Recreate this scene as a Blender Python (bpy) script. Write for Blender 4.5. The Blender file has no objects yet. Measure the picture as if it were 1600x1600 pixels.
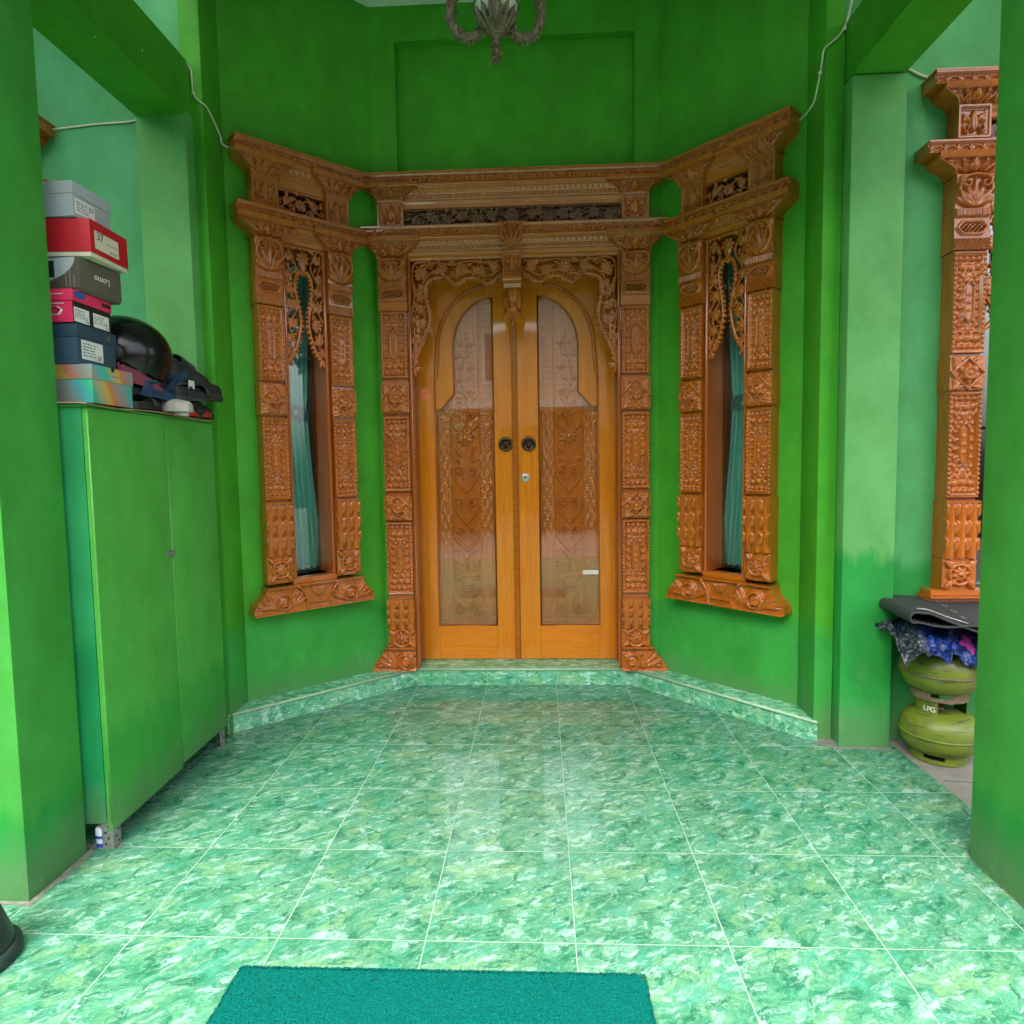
import bpy, bmesh, math, random
import numpy as np
from mathutils import Vector, Matrix

# ------------------------------------------------------------------ camera, sky, sun, exposure
scene = bpy.context.scene
COL = scene.collection
R = math.radians
cam_d = bpy.data.cameras.new("camera")
cam = bpy.data.objects.new("camera", cam_d)
COL.objects.link(cam)
cam_d.sensor_width = 36.0
cam_d.lens = 994.86 / 1600 * 36
cam_d.clip_start = 0.02
cam_d.clip_end = 300
yaw, pitch, roll = -0.0448, -0.0711, -0.0154
fv = Vector((math.sin(yaw) * math.cos(pitch), math.cos(yaw) * math.cos(pitch), math.sin(pitch)))
rv = Vector((math.cos(yaw), -math.sin(yaw), 0))
uv_ = rv.cross(fv)
r2 = math.cos(roll) * rv + math.sin(roll) * uv_
u2 = -math.sin(roll) * rv + math.cos(roll) * uv_
m = Matrix((r2, u2, -fv)).transposed().to_4x4()
m.translation = Vector((0.3209, -3.2026, 1.2589))
cam.matrix_world = m
scene.camera = cam

SUN_EL, SUN_AZ = 60.0, 205.0        # degrees, azimuth clockwise from +Y
world = bpy.data.worlds.new("World")
scene.world = world
world.use_nodes = True
wn = world.node_tree
wn.nodes.clear()
sky = wn.nodes.new('ShaderNodeTexSky')
sky.sky_type = 'NISHITA'
sky.sun_disc = False
sky.sun_elevation = R(SUN_EL)
sky.sun_rotation = R(SUN_AZ)
sky.air_density = 1.0
sky.dust_density = 6.0
sky.ozone_density = 1.0
bg = wn.nodes.new('ShaderNodeBackground')
bg.inputs['Strength'].default_value = 0.15
wo = wn.nodes.new('ShaderNodeOutputWorld')
hs = wn.nodes.new('ShaderNodeHueSaturation')      # thin overcast: the blue is mostly greyed out
hs.inputs['Saturation'].default_value = 0.35
wn.links.new(sky.outputs[0], hs.inputs['Color'])
wn.links.new(hs.outputs[0], bg.inputs[0])
wn.links.new(bg.outputs[0], wo.inputs[0])

sun_d = bpy.data.lights.new("sun", 'SUN')
sun_d.energy = 0.5
sun_d.angle = R(30)
sun_d.color = (1.0, 0.95, 0.87)
sun = bpy.data.objects.new("sun", sun_d)
COL.objects.link(sun)
sdir = Vector((math.sin(R(SUN_AZ)) * math.cos(R(SUN_EL)), math.cos(R(SUN_AZ)) * math.cos(R(SUN_EL)), math.sin(R(SUN_EL))))
sun.rotation_euler = sdir.to_track_quat('Z', 'Y').to_euler()

scene.view_settings.view_transform = 'Standard'
scene.view_settings.look = 'None'
scene.view_settings.exposure = 2.56
scene.view_settings.gamma = 1.0
try:
    scene.cycles.use_denoising = True
    scene.cycles.max_bounces = 10
    scene.cycles.diffuse_bounces = 6
    scene.cycles.glossy_bounces = 5
    scene.cycles.transparent_max_bounces = 12
    scene.cycles.sample_clamp_indirect = 6
except Exception:
    pass

# ------------------------------------------------------------------ object helpers
def link(name, me, mat=None, parent=None, smooth=False, loc=None, rz=0.0):
    o = bpy.data.objects.new(name, me)
    COL.objects.link(o)
    if mat is not None:
        me.materials.append(mat)
    if smooth and hasattr(me, 'polygons') and len(me.polygons):
        me.polygons.foreach_set('use_smooth', [True] * len(me.polygons))
    if parent is not None:
        o.parent = parent
    if loc is not None:
        o.location = loc
    if rz:
        o.rotation_euler = (0, 0, rz)
    return o

def thing(name, label, cat, loc=(0, 0, 0), rz=0.0, group=None):
    o = bpy.data.objects.new(name, None)
    o.empty_display_size = 0.1
    COL.objects.link(o)
    o.location = loc
    o.rotation_euler = (0, 0, rz)
    return tag(o, label, cat, group)

def tag(o, label, cat, group=None):
    o['label'] = label
    o['category'] = cat
    if group:
        o['group'] = group
    return o

class MB:
    """collects simple shapes into one mesh"""
    def __init__(s):
        s.v, s.f = [], []
    def add(s, vs, fs):
        b = len(s.v)
        s.v += [tuple(x) for x in vs]
        s.f += [tuple(i + b for i in f) for f in fs]
        return s
    def box(s, x0, x1, y0, y1, z0, z1, M=None):
        vs = [(x, y, z) for z in (z0, z1) for y in (y0, y1) for x in (x0, x1)]
        if M is not None:
            vs = [tuple(M @ Vector(v)) for v in vs]
        return s.add(vs, [(0, 2, 3, 1), (4, 5, 7, 6), (0, 1, 5, 4), (2, 6, 7, 3), (0, 4, 6, 2), (1, 3, 7, 5)])
    def prism(s, poly, a, b, ax='y', M=None):
        """polygon of (p,q) extruded along ax from a to b; ax 'y': (x,z); 'z': (x,y); 'x': (y,z)"""
        n = len(poly)
        def P(p, t):
            return {'y': (p[0], t, p[1]), 'z': (p[0], p[1], t), 'x': (t, p[0], p[1])}[ax]
        vs = [P(p, a) for p in poly] + [P(p, b) for p in poly]
        if M is not None:
            vs = [tuple(M @ Vector(v)) for v in vs]
        fs = [tuple(range(n)), tuple(range(2 * n - 1, n - 1, -1))]
        fs += [(i, i + n, (i + 1) % n + n, (i + 1) % n) for i in range(n)]
        return s.add(vs, fs)
    def tube(s, pts, r, seg=8, ry=None, closed=False, caps=True):
        pts = [Vector(p) for p in pts]
        n = len(pts)
        rs = r if isinstance(r, (list, tuple)) else [r] * n
        vs = []
        T0 = None
        for i, p in enumerate(pts):
            if closed:
                t = pts[(i + 1) % n] - pts[i - 1]
            else:
                t = pts[min(i + 1, n - 1)] - pts[max(i - 1, 0)]
            t.normalize()
            if T0 is None:
                up = Vector((0, 0, 1)) if abs(t.z) < 0.9 else Vector((0, 1, 0))
                a = t.cross(up).normalized()
            else:
                a = (a - t * a.dot(t)).normalized()
            T0 = t
            b = t.cross(a)
            for k in range(seg):
                w = 2 * math.pi * k / seg
                vs.append(p + a * math.cos(w) * rs[i] + b * math.sin(w) * (rs[i] if ry is None else ry))
        fs = []
        m_ = n if closed else n - 1
        for i in range(m_):
            j = (i + 1) % n
            for k in range(seg):
                l = (k + 1) % seg
                fs.append((i * seg + k, i * seg + l, j * seg + l, j * seg + k))
        if not closed and caps:
            fs.append(tuple(range(seg - 1, -1, -1)))
            fs.append(tuple((n - 1) * seg + k for k in range(seg)))
        return s.add(vs, fs)
    def lathe(s, prof, seg=32, c=(0, 0, 0), M=None, a0=0.0, a1=2 * math.pi):
        full = abs(a1 - a0 - 2 * math.pi) < 1e-6
        ns = seg if full else seg + 1
        vs = []
        for (r, z) in prof:
            for k in range(ns):
                w = a0 + (a1 - a0) * k / seg
                v = Vector((c[0] + r * math.cos(w), c[1] + r * math.sin(w), c[2] + z))
                vs.append(v if M is None else M @ v)
        fs = []
        for i in range(len(prof) - 1):
            for k in range(seg):
                l = (k + 1) % ns
                fs.append((i * ns + k, i * ns + l, (i + 1) * ns + l, (i + 1) * ns + k))
        return s.add(vs, fs)
    def grid(s, fn, nu, nv):
        vs = [fn(i / nu, j / nv) for j in range(nv + 1) for i in range(nu + 1)]
        w = nu + 1
        fs = [(j * w + i, j * w + i + 1, (j + 1) * w + i + 1, (j + 1) * w + i) for j in range(nv) for i in range(nu)]
        return s.add(vs, fs)
    def mesh(s, name):
        me = bpy.data.meshes.new(name)
        me.from_pydata(s.v, [], s.f)
        bm = bmesh.new()
        bm.from_mesh(me)
        bmesh.ops.recalc_face_normals(bm, faces=bm.faces)
        bm.to_mesh(me)
        bm.free()
        return me
    def build(s, name, mat, parent=None, smooth=False, bevel=0.0, auto=None, loc=None, rz=0.0):
        me = s.mesh(name)
        if bevel:
            bm = bmesh.new()
            bm.from_mesh(me)
            es = [e for e in bm.edges if len(e.link_faces) == 2 and e.calc_face_angle(0) > R(28)]
            bmesh.ops.bevel(bm, geom=es, offset=bevel, segments=2, profile=0.7, affect='EDGES', clamp_overlap=True)
            bm.to_mesh(me)
            bm.free()
        o = link(name, me, mat, parent, smooth=smooth or bool(auto) or bool(bevel), loc=loc, rz=rz)
        if auto or bevel:
            try:
                me.set_sharp_from_angle(angle=R(auto or 35))
            except Exception:
                pass
        return o

def text_obj(name, s, size, mat, parent, M, extr=0.0006, align='LEFT'):
    """lettering turned into a mesh"""
    cu = bpy.data.curves.new(name, 'FONT')
    cu.body = s
    cu.size = size
    cu.extrude = extr
    cu.align_x = align
    cu.align_y = 'CENTER'
    to = bpy.data.objects.new(name, cu)
    COL.objects.link(to)
    dg = bpy.context.evaluated_depsgraph_get()
    me = bpy.data.meshes.new_from_object(to.evaluated_get(dg))
    bpy.data.objects.remove(to)
    me.transform(M)
    return link(name, me, mat, parent)

# ------------------------------------------------------------------ materials
def nodes(name):
    ma = bpy.data.materials.new(name)
    ma.use_nodes = True
    nt = ma.node_tree
    b = nt.nodes.get('Principled BSDF')
    return ma, nt, b

def N(nt, t, **kw):
    n = nt.nodes.new(t)
    for k, v in kw.items():
        if k in n.inputs.keys() if hasattr(n.inputs, 'keys') else False:
            n.inputs[k].default_value = v
        else:
            setattr(n, k, v)
    return n

def ramp(nt, fac, stops):
    r = nt.nodes.new('ShaderNodeValToRGB')
    el = r.color_ramp.elements
    while len(el) > 1:
        el.remove(el[-1])
    el[0].position, el[0].color = stops[0][0], (*stops[0][1], 1)
    for p, c in stops[1:]:
        e = el.new(p)
        e.color = (*c, 1)
    nt.links.new(fac, r.inputs[0])
    return r.outputs[0]

def mixc(nt, fac, a, b, mode='MIX'):
    n = nt.nodes.new('ShaderNodeMix')
    n.data_type = 'RGBA'
    n.blend_type = mode
    for s, x in ((n.inputs[0], fac), (n.inputs[6], a), (n.inputs[7], b)):
        if isinstance(x, (int, float)):
            s.default_value = x
        elif isinstance(x, tuple):
            s.default_value = (*x, 1) if len(x) == 3 else x
        else:
            nt.links.new(x, s)
    return n.outputs[2]

def math_(nt, op, a, b=None, c=None, clamp=False):
    n = nt.nodes.new('ShaderNodeMath')
    n.operation = op
    n.use_clamp = clamp
    for i, x in enumerate((a, b, c)):
        if x is None:
            continue
        if isinstance(x, (int, float)):
            n.inputs[i].default_value = x
        else:
            nt.links.new(x, n.inputs[i])
    return n.outputs[0]

def noise(nt, vec, scale, detail=4, rough=0.55, dist=0.0):
    n = nt.nodes.new('ShaderNodeTexNoise')
    n.inputs['Scale'].default_value = scale
    n.inputs['Detail'].default_value = detail
    n.inputs['Roughness'].default_value = rough
    n.inputs['Distortion'].default_value = dist
    if vec is not None:
        nt.links.new(vec, n.inputs['Vector'])
    return n

def mapping(nt, vec, scale=(1, 1, 1), rot=(0, 0, 0), loc=(0, 0, 0)):
    n = nt.nodes.new('ShaderNodeMapping')
    n.inputs['Scale'].default_value = scale
    n.inputs['Rotation'].default_value = rot
    n.inputs['Location'].default_value = loc
    nt.links.new(vec, n.inputs['Vector'])
    return n.outputs[0]

def bump(nt, b, h, strength=0.2, dist=0.01):
    n = nt.nodes.new('ShaderNodeBump')
    n.inputs['Strength'].default_value = strength
    n.inputs['Distance'].default_value = dist
    nt.links.new(h, n.inputs['Height'])
    nt.links.new(n.outputs[0], b.inputs['Normal'])
    return n

def objco(nt):
    return nt.nodes.new('ShaderNodeTexCoord').outputs['Object']

def pos(nt):
    return nt.nodes.new('ShaderNodeNewGeometry').outputs['Position']

def plain(name, col, rough=0.5, metal=0.0, coat=0.0, var=0.15, scale=30, bumpy=0.0):
    ma, nt, b = nodes(name)
    n = noise(nt, objco(nt), scale, 4)
    d = tuple(c * (1 - var) for c in col)
    u = tuple(min(1, c * (1 + var)) for c in col)
    nt.links.new(ramp(nt, n.outputs[0], [(0.3, d), (0.7, u)]), b.inputs['Base Color'])
    nt.links.new(math_(nt, 'MULTIPLY_ADD', n.outputs[0], 0.25, rough - 0.12), b.inputs['Roughness'])
    b.inputs['Metallic'].default_value = metal
    b.inputs['Coat Weight'].default_value = coat
    b.inputs['Coat Roughness'].default_value = 0.12
    if bumpy:
        bump(nt, b, n.outputs[0], bumpy, 0.004)
    return ma

def sep(nt, vec):
    n = nt.nodes.new('ShaderNodeSeparateXYZ')
    nt.links.new(vec, n.inputs[0])
    return n.outputs

def wall_mat(name, up, low, z0, rough=0.55, chips=True):
    """painted plaster: an upper coat and a fresher, deeper coat brushed on below height z0"""
    ma, nt, b = nodes(name)
    p = pos(nt)
    x, y, z = sep(nt, p)
    big = noise(nt, p, 1.3, 3)
    med = noise(nt, mapping(nt, p, (5, 5, 1.6)), 1.6, 5)
    fine = noise(nt, p, 160, 3)
    upc = mixc(nt, big.outputs[0], tuple(c * 0.90 for c in up), tuple(min(1, c * 1.08) for c in up))
    lowc = mixc(nt, med.outputs[0], tuple(c * 0.82 for c in low), tuple(min(1, c * 1.16) for c in low))
    edge = math_(nt, 'MULTIPLY_ADD', noise(nt, mapping(nt, p, (6, 6, 1)), 3, 5).outputs[0], 0.22, -0.11)
    zz = math_(nt, 'ADD', z, edge)
    f = math_(nt, 'MULTIPLY_ADD', math_(nt, 'SUBTRACT', z0, zz), 14.0, 0.5, clamp=True)
    c = mixc(nt, f, upc, lowc)
    # rubbed, chalky patches and scuffs near the floor
    wn_ = noise(nt, mapping(nt, p, (4, 4, 2.2)), 2.2, 6, 0.6)
    wear = math_(nt, 'MULTIPLY', math_(nt, 'MULTIPLY_ADD', wn_.outputs[0], 6.0, -3.7, clamp=True),
                 math_(nt, 'MULTIPLY_ADD', z, -2.2, 1.25, clamp=True))
    c = mixc(nt, math_(nt, 'MULTIPLY', wear, 0.35), c, (0.30, 0.62, 0.34))
    if chips:
        v = nt.nodes.new('ShaderNodeTexVoronoi')
        v.inputs['Scale'].default_value = 5.0
        nt.links.new(p, v.inputs['Vector'])
        ch = math_(nt, 'LESS_THAN', math_(nt, 'MULTIPLY_ADD', fine.outputs[0], 0.02, v.outputs['Distance']), 0.035)
        sel = math_(nt, 'GREATER_THAN', sep(nt, v.outputs['Color'])[0], 0.72)
        c = mixc(nt, math_(nt, 'MULTIPLY', ch, sel), c, (0.55, 0.72, 0.58))
    blot = noise(nt, mapping(nt, p, (3, 3, 2)), 1.9, 7, 0.65)
    c = mixc(nt, 1.0, c, mixc(nt, math_(nt, 'MULTIPLY_ADD', blot.outputs[0], 3.0, -1.0, clamp=True), (0.80, 0.83, 0.76), (1.12, 1.08, 1.16)), 'MULTIPLY')
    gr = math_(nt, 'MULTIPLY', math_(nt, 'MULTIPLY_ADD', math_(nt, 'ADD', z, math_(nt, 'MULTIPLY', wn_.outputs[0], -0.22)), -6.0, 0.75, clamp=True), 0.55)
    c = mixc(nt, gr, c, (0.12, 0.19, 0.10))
    nt.links.new(c, b.inputs['Base Color'])
    b.inputs['Roughness'].default_value = rough
    b.inputs['Specular IOR Level'].default_value = 0.22
    h = math_(nt, 'ADD', math_(nt, 'MULTIPLY', med.outputs[0], 1.0), math_(nt, 'MULTIPLY', fine.outputs[0], 0.25))
    bump(nt, b, math_(nt, 'ADD', h, math_(nt, 'MULTIPLY', noise(nt, p, 38, 4, 0.6).outputs[0], 0.6)), 0.34, 0.006)
    return ma

def wood_mat(name, dark, light, rough=0.3, coat=0.6, grain=(14, 14, 1.2), knots=True, cloud=0.0):
    ma, nt, b = nodes(name)
    o = objco(nt)
    mp = mapping(nt, o, grain)
    n1 = noise(nt, mp, 3.0, 6, 0.6, 0.8)
    n2 = noise(nt, mapping(nt, o, tuple(g * 5 for g in grain)), 4.0, 3, 0.6)
    n3 = noise(nt, o, 1.8, 2)
    f = math_(nt, 'MULTIPLY_ADD', n2.outputs[0], 0.35, math_(nt, 'MULTIPLY', n1.outputs[0], 0.65))
    c = ramp(nt, f, [(0.30, dark), (0.52, tuple((a + b_) / 2 for a, b_ in zip(dark, light))), (0.70, light)])
    c = mixc(nt, math_(nt, 'MULTIPLY_ADD', n3.outputs[0], 1.6, -0.55, clamp=True), c, tuple(l * 0.9 for l in light))
    nt.links.new(c, b.inputs['Base Color'])
    b.inputs['Roughness'].default_value = rough
    b.inputs['Coat Weight'].default_value = coat
    b.inputs['Coat Roughness'].default_value = 0.06
    b.inputs['Specular IOR Level'].default_value = 0.3
    bump(nt, b, f, 0.08, 0.0015)
    return ma

def tile_mat(name, grid=True, seed=0.0):
    """glazed marbled green tile; every tile carries one of a few prints"""
    ma, nt, b = nodes(name)
    p = pos(nt)
    x, y, z = sep(nt, p)
    if grid:
        tx, ty = math_(nt, 'DIVIDE', x, 0.4), math_(nt, 'DIVIDE', y, 0.4)
        ix, iy = math_(nt, 'FLOOR', tx), math_(nt, 'FLOOR', ty)
        fx, fy = math_(nt, 'SUBTRACT', tx, ix), math_(nt, 'SUBTRACT', ty, iy)
        cm = nt.nodes.new('ShaderNodeCombineXYZ')
        nt.links.new(fx, cm.inputs[0])
        nt.links.new(fy, cm.inputs[1])
        wnz = nt.nodes.new('ShaderNodeTexWhiteNoise')
        wnz.noise_dimensions = '3D'
        ci = nt.nodes.new('ShaderNodeCombineXYZ')
        nt.links.new(ix, ci.inputs[0])
        nt.links.new(iy, ci.inputs[1])
        nt.links.new(ci.outputs[0], wnz.inputs[0])
        prt = math_(nt, 'MULTIPLY', math_(nt, 'FLOOR', math_(nt, 'MULTIPLY', wnz.outputs[0], 4.0)), 3.7)
        nt.links.new(prt, cm.inputs[2])
        q = mapping(nt, cm.outputs[0], (0.4, 0.4, 1.0))
        ex = math_(nt, 'MINIMUM', fx, math_(nt, 'SUBTRACT', 1.0, fx))
        ey = math_(nt, 'MINIMUM', fy, math_(nt, 'SUBTRACT', 1.0, fy))
        edge = math_(nt, 'MINIMUM', ex, ey)
        grout = math_(nt, 'LESS_THAN', edge, 0.0036)
        lip = math_(nt, 'MULTIPLY', edge, 60.0, clamp=True)
    else:
        q = mapping(nt, p, (1, 1, 1), loc=(seed, seed, seed))
        grout = None
    rot = mapping(nt, mapping(nt, q, rot=(0, 0, R(-28))) if grid else q, (8.0, 12.0, 1.0) if grid else (8.0, 10.0, 13))
    def warped(v, scale, amt):
        w = noise(nt, v, scale, 5, 0.6)
        k = nt.nodes.new('ShaderNodeVectorMath')
        k.operation = 'MULTIPLY_ADD'
        nt.links.new(w.outputs['Color'], k.inputs[0])
        k.inputs[1].default_value = (amt, amt, 0.0)
        nt.links.new(v, k.inputs[2])
        return k.outputs[0]
    w1 = warped(rot, 0.9, 0.9)
    w2 = warped(w1, 3.2, 0.42)
    w3 = warped(w2, 11.0, 0.14)
    def thr(x, t, k):
        return math_(nt, 'MULTIPLY_ADD', x, k, 0.5 - t * k, clamp=True)
    A = noise(nt, w2, 1.0, 8, 0.62).outputs[0]
    B = noise(nt, w3, 2.1, 9, 0.66).outputs[0]
    C = noise(nt, mapping(nt, w3, loc=(7, 3, 1)), 1.6, 9, 0.68).outputs[0]
    D = noise(nt, mapping(nt, w2, (0.9, 1.5, 1), loc=(3, 9, 4)), 2.6, 9, 0.70).outputs[0]
    E = noise(nt, mapping(nt, w3, loc=(1, 5, 8)), 6.5, 7, 0.72).outputs[0]
    F = noise(nt, mapping(nt, rot, loc=(4, 4, 2)), 0.7, 4, 0.55).outputs[0]
    c = mixc(nt, thr(A, 0.50, 7), (0.055, 0.300, 0.150), (0.160, 0.450, 0.260))
    c = mixc(nt, math_(nt, 'MULTIPLY', thr(C, 0.52, 12), thr(F, 0.53, 7)), c, (0.270, 0.500, 0.215))      # lime flakes
    c = mixc(nt, math_(nt, 'MULTIPLY', thr(B, 0.455, -14), 0.9), c, (0.016, 0.215, 0.100))                # deep green
    c = mixc(nt, math_(nt, 'MULTIPLY', thr(B, 0.395, -18), 0.9), c, (0.010, 0.150, 0.075))
    c = mixc(nt, math_(nt, 'MULTIPLY', thr(E, 0.55, 12), 0.55), c, (0.300, 0.560, 0.360))                 # pale crumbs
    c = mixc(nt, math_(nt, 'MULTIPLY', thr(E, 0.44, -14), 0.35), c, (0.020, 0.180, 0.090))
    c = mixc(nt, math_(nt, 'MULTIPLY', thr(C, 0.410, -16), 0.6), c, (0.085, 0.450, 0.330))               # turquoise
    wm = math_(nt, 'MULTIPLY', thr(D, 0.552, 16), thr(A, 0.46, 8))
    c = mixc(nt, math_(nt, 'MULTIPLY', wm, 0.85), c, (0.500, 0.740, 0.620))                               # white streaks
    c = mixc(nt, math_(nt, 'MULTIPLY', thr(D, 0.63, 22), 0.8), c, (0.62, 0.80, 0.72))
    vo = nt.nodes.new('ShaderNodeTexVoronoi')
    vo.feature = 'DISTANCE_TO_EDGE'
    vo.inputs['Scale'].default_value = 2.3
    nt.links.new(w2, vo.inputs['Vector'])
    cr = math_(nt, 'MULTIPLY', math_(nt, 'MULTIPLY_ADD', vo.outputs['Distance'], -38.0, 1.0, clamp=True), thr(E, 0.47, 9))
    c = mixc(nt, math_(nt, 'MULTIPLY', cr, 0.62), c, (0.075, 0.105, 0.050))                               # brown cracks
    c = mixc(nt, 0.22, c, (0.120, 0.380, 0.235))
    if grid:
        c = mixc(nt, 1.0, c, mixc(nt, wnz.outputs[0], (0.50, 0.54, 0.55), (0.55, 0.59, 0.60)), 'MULTIPLY')
        c = mixc(nt, grout, c, mixc(nt, noise(nt, p, 9, 3).outputs[0], (0.13, 0.22, 0.16), (0.29, 0.39, 0.32)))
        nt.links.new(mixc(nt, grout, (0.10,) * 3, (0.7,) * 3), b.inputs['Roughness'])
        dn = noise(nt, p, 2.2, 5)
        rr = math_(nt, 'ADD', math_(nt, 'MULTIPLY', grout, 0.6), math_(nt, 'MULTIPLY_ADD', dn.outputs[0], 0.10, 0.005))
        nt.links.new(rr, b.inputs['Roughness'])
        bump(nt, b, math_(nt, 'ADD', lip, math_(nt, 'MULTIPLY', noise(nt, p, 7, 2).outputs[0], 0.12)), 0.25, 0.002)
    else:
        c = mixc(nt, 1.0, c, (1.08, 1.10, 1.10), 'MULTIPLY')
        b.inputs['Roughness'].default_value = 0.16
    nt.links.new(c, b.inputs['Base Color'])
    b.inputs['Specular IOR Level'].default_value = 0.5
    return ma

def glass_mat(name, tint=(0.9, 0.95, 0.93), refl=1.5, gain=1.0):
    """thin pane: Fresnel mix of clear transmission and mirror reflection"""
    ma, nt, b = nodes(name)
    nt.nodes.remove(b)
    out = nt.nodes['Material Output']
    fr = nt.nodes.new('ShaderNodeFresnel')
    fr.inputs[0].default_value = refl
    tr = nt.nodes.new('ShaderNodeBsdfTransparent')
    tr.inputs[0].default_value = (*tint, 1)
    gl = nt.nodes.new('ShaderNodeBsdfGlossy')
    gl.inputs['Roughness'].default_value = 0.01
    gl.inputs['Color'].default_value = (1, 1, 1, 1)
    mx = nt.nodes.new('ShaderNodeMixShader')
    nt.links.new(math_(nt, 'MULTIPLY', fr.outputs[0], gain, clamp=True), mx.inputs[0])
    nt.links.new(tr.outputs[0], mx.inputs[1])
    nt.links.new(gl.outputs[0], mx.inputs[2])
    nt.links.new(mx.outputs[0], out.inputs[0])
    return ma

GUP, GLOW = (0.115, 0.470, 0.115), (0.022, 0.37, 0.065)
M_wall = wall_mat('green_wall_paint', (0.060, 0.335, 0.020), (0.042, 0.335, 0.050), 0.5)
M_col = wall_mat('green_column_paint', (0.130, 0.40, 0.115), (0.026, 0.30, 0.055), 0.85)
M_side = wall_mat('green_side_wall_paint', (0.085, 0.36, 0.12), (0.026, 0.28, 0.055), 0.80)
M_sideL = wall_mat('sky_tinted_side_wall_paint', (0.085, 0.37, 0.150), (0.026, 0.28, 0.075), 0.80)  # bluish sky light put into the left wall's colour
M_pillar = wall_mat('green_pillar_paint', (0.050, 0.285, 0.042), (0.020, 0.250, 0.038), 0.25)
M_ceil = plain('white_ceiling_paint', (0.74, 0.76, 0.70), 0.7, var=0.03)
M_carve = wood_mat('lacquered_carved_teak', (0.21, 0.044, 0.004), (0.60, 0.152, 0.009), 0.27, 0.85, (10, 10, 3))
M_mould = wood_mat('lacquered_teak_moulding', (0.29, 0.068, 0.005), (0.60, 0.165, 0.010), 0.28, 0.8, (1.5, 14, 14))
M_door = wood_mat('honey_teak_door', (0.52, 0.138, 0.003), (0.80, 0.250, 0.005), 0.28, 0.7, (16, 16, 1.1))
M_rail = wood_mat('honey_teak_rail', (0.52, 0.138, 0.003), (0.80, 0.250, 0.005), 0.28, 0.7, (1.1, 16, 16))
M_panel = wood_mat('carved_door_panel_wood', (0.42, 0.112, 0.006), (0.76, 0.240, 0.018), 0.26, 0.8, (16, 16, 1.3))
M_dark = wood_mat('recess_shaded_fretwork', (0.085, 0.030, 0.012), (0.17, 0.060, 0.024), 0.4, 0.4, (8, 8, 8))  # recess shade put into the wood colour of frieze and board
M_jamb = wood_mat('red_brown_jamb_wood', (0.30, 0.070, 0.012), (0.50, 0.125, 0.022), 0.25, 0.9, (14, 14, 1.0))
M_black = plain('dark_room', (0.010, 0.012, 0.012), 0.7)  # near-black colour stands in for unlit room and hollows
M_glass = glass_mat('window_glass', (0.93, 0.96, 0.95), gain=1.3)
M_dglass = glass_mat('door_glass', (0.97, 0.96, 0.92), gain=1.8)
M_tile = tile_mat('marbled_green_floor_tile')
M_riser = tile_mat('marbled_green_riser_tile', False, 1.3)
M_nose = plain('pale_green_tile_trim', (0.30, 0.47, 0.30), 0.35, var=0.1)
M_grout = plain('white_grout', (0.35, 0.45, 0.38), 0.7)
M_mortar = plain('grey_mortar', (0.14, 0.16, 0.125), 0.9, var=0.35, scale=40, bumpy=0.5)
M_white = plain('white_plastic', (0.72, 0.72, 0.66), 0.4, var=0.05)
M_cable = plain('cream_cable', (0.62, 0.62, 0.48), 0.45, var=0.06)

# ------------------------------------------------------------------ carving engine (height fields turned into solid relief)
class Field:
    def __init__(s, U, V, base=0.0):
        s.U, s.V = U, V
        s.H = np.full(U.shape, base, float)
        s.F = np.full(U.shape, -1.0)
    def add(s, f, h, base=None, sharp=0.5):
        g = np.clip(f, 0, 1) ** sharp * h
        if base is None:
            s.H = s.H + 0  # keep
            s.H = np.maximum(s.H, np.where(f > 0, s.H0 + g, s.H)) if hasattr(s, 'H0') else np.maximum(s.H, np.where(f > 0, g, s.H))
        else:
            s.H = np.maximum(s.H, np.where(f > 0, base + g, s.H))
        s.F = np.maximum(s.F, f)
        return s
    def cut(s, f, h):
        s.H = s.H - np.clip(f, 0, 1) * h
        return s

def f_dome(U, V, x, y, r, ry=None):
    return 1 - (((U - x) / r) ** 2 + ((V - y) / (ry or r)) ** 2)

def f_ring(U, V, x, y, r, w):
    return 1 - ((np.hypot(U - x, V - y) - r) / w) ** 2

def f_poly(U, V, pts, w0, w1=None):
    """ridge along a polyline, tapering from w0 to w1"""
    n = len(pts) - 1
    w1 = w0 if w1 is None else w1
    best = np.full(U.shape, -9.0)
    for i in range(n):
        (ax, ay), (bx, by) = pts[i], pts[i + 1]
        dx, dy = bx - ax, by - ay
        L2 = dx * dx + dy * dy + 1e-12
        t = np.clip(((U - ax) * dx + (V - ay) * dy) / L2, 0, 1)
        d2 = (U - ax - t * dx) ** 2 + (V - ay - t * dy) ** 2
        w = w0 + (w1 - w0) * (i + t) / n
        best = np.maximum(best, 1 - d2 / (w * w))
    return np.clip(best, -1, 1)

def f_leaf(U, V, x, y, ang, L, W, groove=True, k=0.8):
    c, s_ = math.cos(ang), math.sin(ang)
    a = ((U - x) * c + (V - y) * s_) / L
    t = (-(U - x) * s_ + (V - y) * c)
    half = W * np.sin(math.pi * np.clip(a, 0, 1) ** k) + 1e-6
    f = 1 - np.abs(t) / half
    f = np.where((a > 0) & (a < 1), f, -1)
    if groove:
        f = np.where(f > 0, f * (1 - 0.65 * np.exp(-(t / (0.16 * W)) ** 2)), f)
        f = np.where((f > 0) & (f < 0.02), 0.02, f)
    return np.clip(f, -1, 1)

def spiral_pts(x, y, R0, turns, a0, sgn=1, tail=None):
    n = int(12 * turns) + 2
    pts = []
    for i in range(n):
        t = i / (n - 1)
        r = R0 * (1 - 0.85 * t)
        a = a0 + sgn * t * turns * 2 * math.pi
        pts.append((x + r * math.cos(a), y + r * math.sin(a)))
    return ([tail] if tail else []) + pts

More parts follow.
